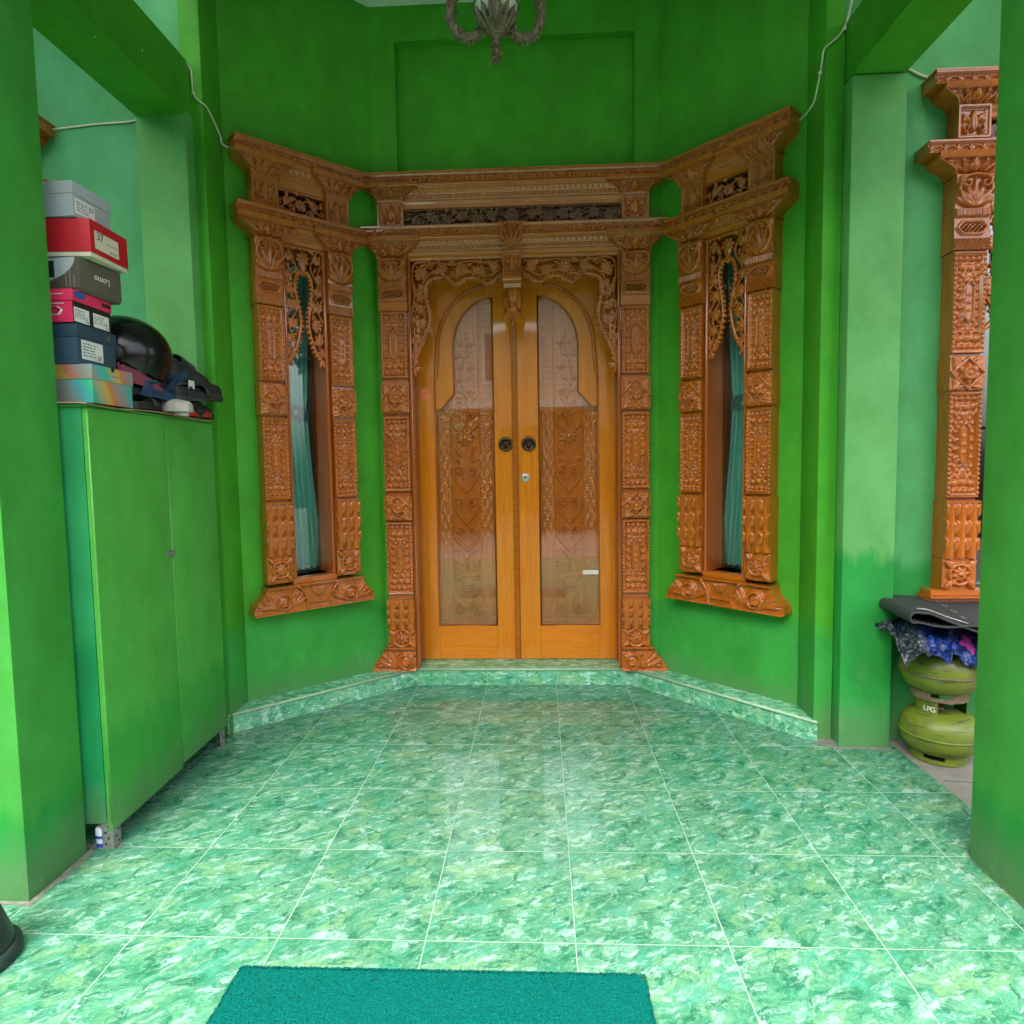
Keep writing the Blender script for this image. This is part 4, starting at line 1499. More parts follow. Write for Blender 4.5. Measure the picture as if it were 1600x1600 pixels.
def small_frieze(w, z0, z1):
    def f(U, V):
        rnd = random.Random(77)
        zc = (z0 + z1) / 2
        inside = np.minimum(np.minimum(U + w, w - U), np.minimum(V - z0, z1 - V))
        fl = [(0, zc, .034, 9, .2)] + [(s_ * .072, zc + .012, .026, 7, .4) for s_ in (-1, 1)]
        lv = [(s_ * rnd.uniform(.02, w), rnd.uniform(z0 + .015, z1 - .015), rnd.uniform(0, 6.28), rnd.uniform(.028, .042), .0085) for s_ in (-1, 1) for k in range(12)]
        vn = [([(s_ * x, zc + .030 * math.sin(x * 42)) for x in np.linspace(.01, w, 24)], .0045) for s_ in (-1, 1)]
        vn += [(spiral_pts(s_ * .045, zc - .032, .018, 1.2, 0, s_), .0035) for s_ in (-1, 1)]
        return vine_field(U, V, inside, fl, vn, [([(-w, z0 + .003), (w, z0 + .003)], .004), ([(-w, z1 - .003), (w, z1 - .003)], .004)], lv)
    return f

def m_sill(half, h):
    def f(U, V, T):
        fd = Field(U, V, 0.002)
        for s_ in (-1, 1):
            for k, (an, L) in enumerate(((0.25, .8), (0.55, .75), (0.9, .65), (-0.05, .7))):
                fd.add(f_leaf(U, V, s_ * (half * 0.66), h * (0.20 + .03 * k), an if s_ > 0 else math.pi - an, h * L, h * 0.085), 0.011, 0.003)
            for k in range(3):
                fd.add(f_leaf(U, V, s_ * half * 0.42, h * .2, math.pi / 2 + s_ * (.35 + .35 * k), h * .7, h * .08), .010, .003)
            m_scrollring(s_ * half * 0.56, h * 0.42, h * 0.27, fd, U, V)
            fd.add(f_poly(U, V, smooth_pts([(s_ * half * .34, h * .95), (s_ * half * .26, h * .75), (s_ * half * .20, h * .42), (s_ * half * .20, h * .05)], 4), h * 0.045), 0.012, 0.006)
        fd.H = np.where(np.abs(U) < half * .19, 0.004, fd.H)
        for k in range(5):
            fd.add(f_leaf(U, V, (k - 2) * half * .06, h * 0.9, -math.pi / 2 + (2 - k) * .25, h * .45, h * .07), .009, .004)
        fd.add(f_poly(U, V, [(-half * .15, h * .28), (half * .15, h * .28)], h * .05), .009, .004)
        H = fd.H
        H = np.where((T > .92), 0.014, H)
        H = np.where(T < .06, .010, H)
        return H + .004
    return f

def make_window(loc, rz, label, side, group, half=0.33, px=0.187, a=0.067, op=0.117, base=0.0, zs=1.0, front=0.066, with_back=True):
    w = thing('carved_window', label, 'window', (loc[0], loc[1], base), rz, group)
    for sx in (-1, 1):
        build_post(w, sx * px, a, WROWS, front)
        small_post(w, sx * px, a * 0.95, 2.540, 2.682, front - 0.008, sx)
    fl = half - px
    cornice(w, half, (-px, px), a, fl, 2.387, 2.484, 2.532, front + 0.018)
    cornice(w, half, (-px, px), a, fl, 2.683, 2.776, 2.824, front + 0.018, mzb=2.655)
    def so(t):
        k = np.interp(t, [0, .05, .12, .35, .50, .65, .80, .92, 1], [0.985, 1, 1, .97, .90, .84, .81, .80, .80])
        return half * 1.0 * k
    relief('sill', lambda t: -so(t), so, 0.534, 0.672, m_sill(half, 0.138), M_carve, w, front + 0.006)
    mb = MB()
    mb.box(-op - 0.004, op + 0.004, -front + 0.004, 0.128, 0.6725, 0.700)
    mb.build('inner_sill', M_mould, w, bevel=0.002)
    # deep jambs
    mb = MB()
    for sx in (-1, 1):
        x0, x1 = sorted((sx * (op - 0.016), sx * (op - 0.0005)))
        mb.box(x0, x1, -front + 0.006, 0.130, 0.7005, 2.384)
        mb.tube([(sx * (op - 0.012), -front + 0.006, 0.702), (sx * (op - 0.012), -front + 0.006, 2.38)], 0.007, 8)
    mb.box(-op + 0.016, op - 0.016, 0.0, 0.130, 2.366, 2.384)
    mb.build('window_jamb', M_jamb, w, bevel=0.001)
    fretwork('hanging_lace', -op - 0.002, op + 0.002, 1.74, 2.386, win_lace_field(op, 1.76, 2.386), M_carve, w, front=front - 0.020, thick=0.010, res=0.0028)
    mb = MB(); mb.box(-px + a * .6, px - a * .6, -0.010, 0.0, 2.534, 2.66); mb.build('frieze_shade_board', M_black, w)  # hollow's darkness put into a near-black board
    x_ = px - a * .9
    fretwork('pierced_frieze', -x_, x_, 2.534, 2.656, small_frieze(x_, 2.534, 2.656), M_jamb, w, front=0.044, thick=0.010, res=0.0028)
    mb = MB(); mb.box(-op + 0.016, op - 0.016, 0.090, 0.094, 0.7005, 2.366); mb.build('glass_pane', M_glass, w)
    return w

def make_curtain(loc, rz, label, sd, op=0.117):
    """gathered curtain: sd = -1 hangs on the left of the opening, +1 on the right"""
    c = thing('curtain', label, 'curtain', loc, rz, 'teal curtains behind the bay windows')
    mb = MB()
    zt_, zk, zb = 2.34, 1.585, 0.715
    def fn(u, v):
        z = zt_ + (zb - zt_) * v
        if z > zk:
            k = (z - zk) / (zt_ - zk)
            w_ = 0.180 + 0.04 * k
        else:
            k = (zk - z) / (zk - zb)
            w_ = 0.180 + 0.060 * k ** 1.1
        x = sd * (op - 0.004 + 0.03) - sd * u * (w_ + 0.03)
        amp = 0.010 + 0.010 * abs(k)
        ph = u * 2 * math.pi * 8
        y = 0.138 + amp * math.sin(ph + 0.7 * math.sin(z * 3)) + 0.004 * math.sin(ph * 2.3 + z * 5) + 0.004 * math.sin(ph * .5)
        if abs(z - zk) < 0.035:
            y = 0.138 + (y - 0.138) * 0.5
        return (x, y, z + 0.004 * math.sin(ph))
    mb.grid(fn, 110, 90)
    mb.build('curtain_cloth', M_curt, c, smooth=True)
    mb = MB()
    cxx = sd * (op - 0.105)
    def tb(u, v):
        a = (u - .5) * math.pi
        return (cxx + 0.085 * math.sin(a), 0.122 - 0.014 * math.cos(a), 1.560 + 0.075 * v * (1 - .55 * (2 * u - 1) ** 2) - 0.028 + 0.01 * math.sin(u * 5))
    mb.grid(tb, 24, 8)
    t = mb.build('tieback', M_tie, c, smooth=True)
    mb = MB()
    mb.lathe([(0, .008), (.008, .0075), (.012, .004), (.013, 0)], 16, M=Matrix.Translation((cxx - sd * 0.006, 0.107, 1.567)) @ Matrix.Rotation(R(90), 4, 'X'))
    mb.build('button', M_btn, t, smooth=True)
    return c

def along(A, B, u):
    d = (Vector(B) - Vector(A)).normalized()
    return (A[0] + d.x * u, A[1] + d.y * u)
pl_ = along(LC, LE, 0.443)
pr_ = along(RC, RE, 0.447)
rzl = math.atan2(LC[1] - LE[1], LC[0] - LE[0])
rzr = math.atan2(RE[1] - RC[1], RE[0] - RC[0])
g = 'narrow carved windows in the angled bay walls'
make_window(pl_, rzl, 'narrow carved teak window to the left of the door, curtain gathered on its left side', -1, g)
make_window(pr_, rzr, 'narrow carved teak window to the right of the door, curtain gathered on its right side', 1, g)
make_curtain((*pl_, 0), rzl, 'teal curtain tied back behind the glass of the window left of the door', -1)
make_curtain((*pr_, 0), rzr, 'teal curtain tied back behind the glass of the window right of the door', 1)

# wider windows on the side walls, mostly hidden by the front pillars
def make_side_window(xe, sgn, label):
    """xe = outer edge of the cornice next to the bay; sgn = direction the window runs"""
    half, a = 0.56, 0.070
    px = half - 0.190
    w = thing('carved_window', label, 'window', (xe + sgn * half, -0.33 + (0.048 if sgn < 0 else 0), 0), 0, 'wide carved windows in the side walls')
    sc = [('flower', 0.700, 0.835), ('flute', 0.838, 1.085), ('bead', 1.100, 1.545), ('rosette', 1.550, 1.690), ('bead', 1.705, 2.120), ('twist', 2.125, 2.170), ('lattice', 2.172, 2.290), ('leaf', 2.292, 2.425)]
    for sx in (-1, 1):
        build_post(w, sx * px, a, sc, 0.070)
        small_post(w, sx * px, a * 0.92, 2.575, 2.705, 0.062, sx)
    cornice(w, half, (-px, px), a, 0.150, 2.427, 2.512, 2.560, 0.084)
    cornice(w, half - .02, (-px, px), a, 0.135, 2.706, 2.782, 2.830, 0.084, mzb=2.66)
    relief('sill', -half + .06, half - .06, 0.560, 0.675, m_sill(half - .06, 0.115), M_carve, w, 0.074)
    mb = MB(); mb.box(-half + .075, half - .075, -0.080, 0.0, 0.6755, 0.699); mb.build('inner_sill', M_mould, w, bevel=0.003)
    op = px - a
    fretwork('hanging_lace', -op - .002, op + .002, 1.72, 2.41, wide_lace(op, 2.41), M_carve, w, front=0.04, thick=0.012, res=0.0035)
    mb = MB()
    for sx in (-1, 1):
        x0, x1 = sorted((sx * (op + .0), sx * (op + 0.03)))
        mb.box(x0, x1, -0.02, 0.10, 0.70, 2.41)
    mb.box(-op, op, 0.0, 0.10, 2.385, 2.41)
    mb.build('window_jamb', M_jamb, w)
    mb = MB(); mb.box(-op, op, 0.02, 0.025, 0.70, 2.385); mb.build('glass_pane', M_glass, w)
    mb = MB(); mb.box(-px + a * .6, px - a * .6, -0.010, 0.0, 2.57, 2.665); mb.build('frieze_shade_board', M_dark, w)
    x_ = px - a * .9
    fretwork('pierced_frieze', -x_, x_, 2.568, 2.662, frieze_field(-x_, x_, 2.568, 2.662, 14, True), M_dark, w, front=0.038, thick=0.010, res=0.0035)
    return w
def wide_lace(w, z1):
    def f(U, V):
        rnd = random.Random(31)
        A = np.abs(U)
        lim = np.interp(z1 - V, [0, .13, .16, .25, .35, .45, .55, .62], [0, 0, w - .16, w - .11, w - .13, w - .10, w - .07, w])
        inside = np.where((A > lim) & (z1 - V < .61), 1.0, -1.0)
        fl, lv, vn = [], [], []
        for s_ in (-1, 1):
            for k in range(6):
                fl.append((s_ * (w - .055 - .02 * (k % 2)), z1 - .07 - k * .09, .040, 8, rnd.random()))
            for k in range(4):
                fl.append((s_ * (.05 + k * .09), z1 - .06, .042, 8, rnd.random()))
            for k in range(50):
                if k % 2:
                    lv.append((s_ * (w - rnd.uniform(.01, .11)), z1 - rnd.uniform(.02, .56), rnd.uniform(0, 6.28), .045, .009))
                else:
                    lv.append((s_ * rnd.uniform(0, w), z1 - rnd.uniform(.01, .12), rnd.uniform(0, 6.28), .045, .009))
            vn.append(([(s_ * (w - .05 - .03 * math.sin(y * 25)), z1 - y) for y in np.linspace(0, .58, 30)], .005))
        E = smooth_pts([(0, z1 - .13), (w * .4, z1 - .15), (w - .17, z1 - .13), (w - .13, z1 - .25), (w - .14, z1 - .35), (w - .11, z1 - .45), (w - .07, z1 - .55), (w, z1 - .62)], 5)
        rims = [([(s_ * p[0], p[1]) for p in E], .008) for s_ in (-1, 1)] + [([(-w, z1 - .005), (w, z1 - .005)], .008)] + [([(s_ * w, z1), (s_ * w, z1 - .6)], .008) for s_ in (-1, 1)]
        return vine_field(U, V, inside, fl, vn, rims, lv)
    return f
make_side_window(1.925, 1, 'wide carved teak window on the right side wall, seen between the column and the right pillar')
make_side_window(-1.848, -1, 'carved teak window on the left side wall, only its cornice end showing past the left pillar')

# ------------------------------------------------------------------ storage cabinet and what stands on it
M_cabd = wall_mat('green_cabinet_doors', (0.075, 0.37, 0.055), (0.045, 0.33, 0.045), 0.4)
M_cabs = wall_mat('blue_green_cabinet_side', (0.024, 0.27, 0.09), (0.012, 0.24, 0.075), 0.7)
M_zinc = plain('slotted_zinc', (0.26, 0.27, 0.25), 0.5, metal=0.4, var=0.3, scale=60)
M_hole2 = plain('slot_holes', (0.02, 0.025, 0.02), 0.8)
M_card = plain('brown_cardboard', (0.36, 0.22, 0.12), 0.85, var=0.15)
CR = R(2.0)
CLoc = Vector((-1.121, -1.215, 0))
CM = Matrix.Translation(CLoc) @ Matrix.Rotation(CR, 4, 'Z')
cab = thing('storage_cabinet', 'tall green painted plywood cabinet with two doors on slotted metal legs by the left pillar', 'cabinet', CLoc, CR)
CL = 0.845
mb = MB()
mb.box(-0.40, -0.020, 0.002, 0.016, 0.088, 1.470)
mb.build('side_panel', M_cabs, cab, bevel=0.002)
mb = MB()
mb.box(-0.40, -0.020, 0.0165, CL - 0.002, 0.10, 1.468)
mb.build('carcass', M_cabd, cab, bevel=0.002)
mb = MB()
mb.box(-0.40, -0.004, -0.002, CL, 1.4705, 1.480)
mb.build('top_board', M_cabd, cab, bevel=0.002)
for (y0, y1, z0) in ((0.003, 0.452, 0.062), (0.456, CL - 0.004, 0.078)):
    mb = MB()
    mb.box(-0.0185, 0.0, y0, y1, z0, 1.469)
    dd = mb.build('cabinet_door', M_cabd, cab, bevel=0.003)
    if y0 < 0.1:
        mb = MB()
        mb.box(0.0005, 0.0045, y1 - 0.045, y1 + 0.010, 0.930, 0.950)
        mb.tube([(0.010, y1 - 0.030, 0.940), (0.010, y1 + 0.006, 0.940)], 0.005, 10)
        mb.build('door_bolt', M_zinc, dd, bevel=0.001)
mb = MB()
mb.tube([(-0.002, 0.004, 0.09), (-0.003, 0.0045, 0.5), (-0.0015, 0.003, 1.0), (-0.003, 0.004, 1.465)], 0.0035, 6)
mb.tube([(0.0012, 0.4535, 0.09), (0.0005, 0.4545, 0.7), (0.0012, 0.4535, 1.464)], 0.0022, 6)
mb.build('door_edging', plain('green_drips', (0.10, 0.36, 0.07), 0.35), cab, smooth=True)
def slotted_leg(x, y, sx, sy):
    mb = MB()
    mb.box(x, x + sx * 0.040, y, y + sy * 0.0025, 0.0, 0.105)
    mb.box(x, x + sx * 0.0025, y + sy * 0.0026, y + sy * 0.040, 0.0, 0.105)
    lg = mb.build('leg', M_zinc, cab)
    mb = MB()
    for k in range(5):
        z = 0.012 + k * 0.020
        xa, xb = sorted((x + sx * (0.012 if k % 2 else 0.022), x + sx * (0.020 if k % 2 else 0.030)))
        mb.box(xa, xb, y - sy * 0.0006, y - sy * 0.0001, z, z + 0.007)
        ya, yb = sorted((y + sy * (0.012 if k % 2 else 0.022), y + sy * (0.020 if k % 2 else 0.030)))
        mb.box(x - sx * 0.0006, x - sx * 0.0001, ya, yb, z, z + 0.007)
    mb.build('slot_holes', M_hole2, lg)
slotted_leg(-0.002, 0.004, -1, 1)
slotted_leg(-0.002, CL - 0.03, -1, -1)
slotted_leg(-0.398, 0.004, 1, 1)
slotted_leg(-0.398, CL - 0.03, 1, -1)

mb = MB()
def sheet(u, v):
    x = -0.39 + u * 0.405
    y = -0.020 + v * 0.83
    return (x, y, 1.4815 + 0.003 * math.sin(v * 9) * math.sin(u * 5) - (0.010 * max(0, (u - .9) * 10) ** 2 if v < .3 else 0) * .4 + .003)
mb.grid(sheet, 16, 30)
cs = mb.build('cardboard_sheet', M_card, None)
so = cs.modifiers.new('thick', 'SOLIDIFY'); so.thickness = 0.003
cs.matrix_world = CM
tag(cs, 'thin brown cardboard sheet lying on top of the green cabinet', 'cardboard')

def shoebox(label, xr, y0, z0, w, h, L, rz, mats, lid=0.038, ov=0.003, tilt=0.0):
    """xr, y0: right front corner; end face (with the labels) looks right, long side looks at the street"""
    t = thing('shoe_box', label, 'shoe box', (xr, y0, z0), rz, 'shoe boxes stacked on the cabinet')
    t.rotation_euler = (tilt, 0, rz)
    mb = MB(); mb.box(-L + ov, -ov, ov, w - ov, 0.0, h - 0.002)
    b = mb.build('box_body', mats[0], t, bevel=0.0015)
    mb = MB(); mb.box(-L, 0, 0, w, h - lid, h)
    l = mb.build('lid', mats[1], t, bevel=0.002)
    return t, b, l
def plate(name, parent, mat, y0, y1, z0, z1, x=0.0008):
    mb = MB(); mb.box(x - 0.0006, x, y0, y1, z0, z1)
    return mb.build(name, mat, parent)
def splate(name, parent, mat, x0, x1, z0, z1, y=-0.0008):
    mb = MB(); mb.box(x0, x1, y, y + 0.0006, z0, z1)
    return mb.build(name, mat, parent)
def print_lines(parent, mat, y0, y1, z0, z1, n, x, seed=1):
    rnd = random.Random(seed)
    mb = MB()
    for k in range(n):
        z = z1 - (k + .7) * (z1 - z0) / (n + .4)
        y = y0
        while y < y1 - 0.004:
            e = min(y1, y + rnd.uniform(.004, .016))
            mb.box(x - .0003, x, y, e, z - (z1 - z0) * .16 / n * 1.6, z + (z1 - z0) * .12 / n * 1.6)
            y = e + rnd.uniform(.002, .006)
    return mb.build('label_print', mat, parent)
M_ink = plain('black_ink', (0.02, 0.02, 0.022), 0.6)
M_gink = plain('grey_ink', (0.22, 0.22, 0.24), 0.6)
M_lab = plain('white_label', (0.74, 0.74, 0.72), 0.5, var=0.03)
M_labc = plain('cream_label', (0.66, 0.60, 0.46), 0.5, var=0.04)
def endtext(s, size, parent, mat, y, z, x, rot=0.0, al='CENTER'):
    M = Matrix.Translation((x, y, z)) @ Matrix.Rotation(R(90), 4, 'Z') @ Matrix.Rotation(R(90), 4, 'X') @ Matrix.Rotation(rot, 4, 'Z')
    return text_obj('lettering', s, size, mat, parent, M, 0.0002, al)
def sidetext(s, size, parent, mat, x, z, y, rot=0.0, al='CENTER'):
    M = Matrix.Translation((x, y, z)) @ Matrix.Rotation(R(90), 4, 'X') @ Matrix.Rotation(rot, 4, 'Z')
    return text_obj('lettering', s, size, mat, parent, M, 0.0002, al)

def holo_mat(name, shift):
    ma, nt, b = nodes(name)
    p = objco(nt)
    x, y, z = sep(nt, p)
    f = math_(nt, 'ADD', math_(nt, 'MULTIPLY', x, 3.2), math_(nt, 'ADD', math_(nt, 'MULTIPLY', y, 4.6), math_(nt, 'MULTIPLY', z, 2.0)))
    f = math_(nt, 'FRACT', math_(nt, 'ADD', f, math_(nt, 'MULTIPLY_ADD', noise(nt, p, 3, 1).outputs[0], 0.30, shift)))
    c = ramp(nt, f, [(0.0, (0.35, 0.42, 0.40)), (0.15, (0.10, 0.55, 0.60)), (0.28, (0.08, 0.62, 0.35)), (0.42, (0.45, 0.52, 0.35)),
                     (0.58, (0.75, 0.52, 0.10)), (0.70, (0.75, 0.25, 0.14)), (0.82, (0.45, 0.36, 0.36)), (1.0, (0.35, 0.42, 0.40))])
    nt.links.new(c, b.inputs['Base Color'])
    b.inputs['Metallic'].default_value = 0.35
    b.inputs['Roughness'].default_value = 0.32
    return ma
M_holo = holo_mat('rainbow_foil_board', 0.05)
M_holo2 = holo_mat('rainbow_foil_lid', 0.62)
M_navy = plain('slate_blue_board', (0.030, 0.075, 0.115), 0.55, var=0.08)
M_navyd = plain('slate_blue_lid', (0.024, 0.060, 0.092), 0.5, var=0.08)
M_pink = plain('hot_pink_board', (0.78, 0.035, 0.12), 0.4, var=0.05)
M_blkb = plain('black_board', (0.016, 0.014, 0.016), 0.45)
M_olive = plain('taupe_board', (0.105, 0.092, 0.068), 0.6, var=0.08)
M_red = plain('red_board', (0.50, 0.012, 0.022), 0.45, var=0.05)
M_greyb = plain('pale_grey_board', (0.36, 0.40, 0.43), 0.55, var=0.04)
M_ltb = plain('light_board', (0.50, 0.56, 0.60), 0.5, var=0.03)
# bottom to top
t, b, l = shoebox('shimmering rainbow foil shoe box, lowest of the stack on the cabinet', -1.128, -1.170, 1.4885, 0.215, 0.125, 0.33, R(1), (M_holo, M_holo2), 0.048)
sidetext('11', 0.018, l, M_gink, -0.085, 0.098, -0.0005)
print_lines(l, M_gink, 0.100, 0.155, 0.092, 0.103, 1, 0.0006, 21)
mb = MB(); mb.lathe([(0, 0.0006), (0.010, 0.0006), (0.010, 0)], 16, M=Matrix.Translation((0.0002, 0.105, 0.121)) @ Matrix.Rotation(R(90), 4, 'Y')); mb.build('finger_hole', M_ink, l)
t, b, l = shoebox('slate blue shoe box with a white label, between the rainbow box and the pink one', -1.165, -1.178, 1.6145, 0.195, 0.128, 0.32, R(0.5), (M_navy, M_navyd), 0.042)
pl1 = plate('paper_label', b, M_lab, 0.022, 0.125, 0.018, 0.080, x=-0.002)
print_lines(pl1, M_gink, 0.028, 0.090, 0.024, 0.076, 5, -0.0016, 3)
print_lines(pl1, M_ink, 0.098, 0.118, 0.022, 0.040, 4, -0.0016, 4)
plate('dull_emblem', l, plain('dull_gold_ink', (0.12, 0.10, 0.06), 0.5), 0.148, 0.162, 0.100, 0.114)
t, b, l = shoebox('hot pink shoe box with black end and two white labels, third from the bottom', -1.167, -1.186, 1.7430, 0.190, 0.106, 0.32, R(0.5), (M_blkb, M_pink), 0.036)
splate('side_wrap', b, M_pink, -0.315, -0.002, 0.002, 0.068, y=0.0018)
plate('blue_patch', l, plain('blue_ink', (0.03, 0.10, 0.35), 0.5), 0.010, 0.060, 0.082, 0.103, x=0.0008)
plate('black_patch', l, M_blkb, 0.140, 0.185, 0.083, 0.094, x=0.0008)
for (a0, a1, sd_) in ((0.008, 0.078, 7), (0.098, 0.176, 8)):
    pp = plate('paper_label', b, M_lab, a0, a1, 0.006, 0.052, x=-0.002)
    print_lines(pp, M_gink, a0 + .004, a1 - .022, 0.016, 0.048, 4, -0.0016, sd_)
    print_lines(pp, M_ink, a1 - .018, a1 - .004, 0.008, 0.030, 3, -0.0016, sd_ + 1)
mb = MB()
for z in (0.070, 0.040):
    mb.tube([(-0.110, 0.0012, z + 0.012), (-0.085, 0.0012, z + 0.020), (-0.030, 0.0012, z + 0.020)], 0.0052, 6, ry=0.0012)
mb.tube([(-0.110, 0.0012, 0.052), (-0.050, 0.0012, 0.050), (-0.035, 0.0012, 0.040), (-0.045, 0.0012, 0.026), (-0.110, 0.0012, 0.022)], 0.0075, 6, ry=0.0012)
mb.build('swoosh_letter', M_lab, b, smooth=True)
t, b, l = shoebox('taupe shoe box standing upside down under the red one, white curved patch on its side', -1.160, -1.158, 1.8500, 0.190, 0.108, 0.33, R(-4), (M_olive, M_olive), 0.100)
endtext('Lomo', 0.030, l, M_lab, 0.100, 0.058, 0.0006, rot=math.pi)
arc = [(-0.325, 0.106), (-0.012, 0.106)] + [(-0.012 - 0.20 * (1 - math.cos(a)), 0.106 - 0.085 * math.sin(a)) for a in np.linspace(0.1, 1.45, 14)] + [(-0.325, 0.020)]
mb = MB(); mb.prism(arc, -0.0014, -0.0004, 'y'); mb.build('curved_patch', M_ltb, l)
splate('dark_picture', l, M_ink, -0.33, -0.085, 0.045, 0.098, y=-0.0022)
mb = MB()
for k, (z0_, z1_) in enumerate(((0.012, 0.060), (0.012, 0.078), (0.012, 0.050))):
    mb.box(-0.048 + k * 0.014, -0.044 + k * 0.014, -0.0009, -0.0005, z0_, z1_)
mb.build('side_print', M_gink, l)
t, b, l = shoebox('red shoe box with a cream label reading 37, second from the top of the stack', -1.120, -1.150, 1.9610, 0.205, 0.118, 0.33, R(3), (M_labc, M_red), 0.104, tilt=R(0.8))
pl1 = plate('paper_label', l, M_labc, 0.022, 0.150, 0.030, 0.088)
endtext('37', 0.036, pl1, M_ink, 0.050, 0.072, 0.0012)
plate('pink_bar', pl1, plain('pink_ink', (0.6, 0.3, 0.25), 0.6), 0.080, 0.144, 0.060, 0.064, x=0.0011)
print_lines(pl1, M_gink, 0.100, 0.145, 0.034, 0.046, 2, 0.0012, 12)
t, b, l = shoebox('pale grey shoe box with a white label, topmost of the stack', -1.158, -1.168, 2.0830, 0.180, 0.108, 0.32, R(-1), (M_greyb, M_greyb), 0.038)
pl1 = plate('paper_label', b, M_lab, 0.012, 0.100, 0.012, 0.060, x=-0.002)
print_lines(pl1, M_gink, 0.018, 0.070, 0.018, 0.056, 4, -0.0016, 15)
print_lines(pl1, M_ink, 0.075, 0.096, 0.034, 0.056, 3, -0.0016, 16)

# helmet
hel = thing('motorcycle_helmet', 'glossy black open-face motorcycle helmet with a tinted visor among the shoes on the cabinet', 'helmet', (-1.262, -0.80, 1.585), R(-62))
M_hel = plain('gloss_black_shell', (0.005, 0.006, 0.006), 0.20, coat=0.2, var=0.1)
for _m in (M_hel,):
    _m.node_tree.nodes['Principled BSDF'].inputs['Specular IOR Level'].default_value = 0.3
M_helm = plain('matt_black_trim', (0.012, 0.012, 0.012), 0.5)
mb = MB()
def shell(u, v):
    a = (u - 0.5) * 2 * math.pi
    ph = v * math.pi * 0.86
    r = 0.148
    drop = 0.030 * max(0, math.cos(a)) * (v ** 3)
    x = r * math.sin(ph) * math.sin(a) * 0.92
    y = -r * math.sin(ph) * math.cos(a) * 1.12
    z = 0.120 + r * math.cos(ph) * 1.0 + drop
    return (x, y, z)
mb.grid(shell, 48, 28)
hs = mb.build('helmet_shell', M_hel, hel, smooth=True)
so = hs.modifiers.new('thick', 'SOLIDIFY'); so.thickness = 0.008
mb = MB()
def visor(u, v):
    a = (u - 0.5) * 2.5
    ph = R(52) + v * R(62)
    r = 0.1545
    return (r * math.sin(ph) * math.sin(a) * 0.93, -r * math.sin(ph) * math.cos(a) * 1.13, 0.120 + r * math.cos(ph))
mb.grid(visor, 36, 14)
vs_ = mb.build('visor', plain('smoked_visor', (0.006, 0.010, 0.009), 0.16, coat=0.15), hel, smooth=True)
so = vs_.modifiers.new('thick', 'SOLIDIFY'); so.thickness = 0.002
for s_ in (-1, 1):
    mb = MB()
    mb.lathe([(0, 0.012), (0.018, 0.012), (0.026, 0.008), (0.030, 0.0)], 24, M=Matrix.Translation((s_ * 0.138, -0.012, 0.112)) @ Matrix.Rotation(R(90) * s_, 4, 'Y'))
    mb.build('visor_pivot', M_helm, hel, smooth=True)
mb = MB()
mb.tube([(0.108 * math.sin(a), -0.130 * math.cos(a), 0.012 + 0.030 * max(0, math.cos(a))) for a in np.linspace(0, 2 * math.pi, 40)[:-1]], 0.008, 8, closed=True)
mb.build('rim_trim', M_helm, hel, smooth=True)

# footwear
def foot_w(s):
    return np.interp(s, [0, .05, .15, .35, .5, .72, .88, .96, 1.0], [0.012, .026, .033, .030, .033, .046, .040, .024, .006])
def sole_mb(L, z0, z1, grow=0.0, seg=28, curve=0.0):
    mb = MB()
    S = [0.5 - 0.5 * math.cos(math.pi * i / seg) for i in range(seg + 1)]
    rim_ = [((foot_w(s) + grow) + 0.006 * s, s * L) for s in S] + [(-(foot_w(s) + grow) + 0.006 * s, s * L) for s in S[::-1]]
    n = len(rim_)
    cz = lambda y: curve * math.sin(min(1, max(0, y / L)) * math.pi) + curve * 0.8 * (y / L) ** 3
    vs = [(x, y, z0 + cz(y)) for x, y in rim_] + [(x, y, z1 + cz(y)) for x, y in rim_]
    fs = [(i, (i + 1) % n, (i + 1) % n + n, i + n) for i in range(n)]
    h = n // 2
    for off in (0, n):
        for i in range(h - 1):
            fs.append((i + off, i + 1 + off, n - 2 - i + off, n - 1 - i + off))
    mb.add(vs, fs)
    return mb
def upper_mb(L, hh, open_=True):
    mb = MB()
    def fn(u, v):
        s = v
        w = (foot_w(s) - 0.001)
        ht = np.interp(s, [0, .04, .20, .38, .55, .8, .95, 1], [hh * .7, hh, hh * .92, hh * .90, hh * .66, hh * .45, hh * .30, 0.006])
        a = u * math.pi
        ww = w * (1 - 0.25 * (math.sin(a) ** 3) * (1 - s))
        z = ht * math.sin(a) ** 0.7
        if open_ and 0.04 < s < 0.42 and math.sin(a) > 0.80:
            z = ht * 0.80 - 0.02
        return (ww * math.cos(a) + 0.006 * s, s * L, z)
    mb.grid(fn, 26, 40)
    return mb
def place(t, loc, rz, rx=0.0, ry=0.0):
    t.location = loc
    t.rotation_euler = (rx, ry, rz)
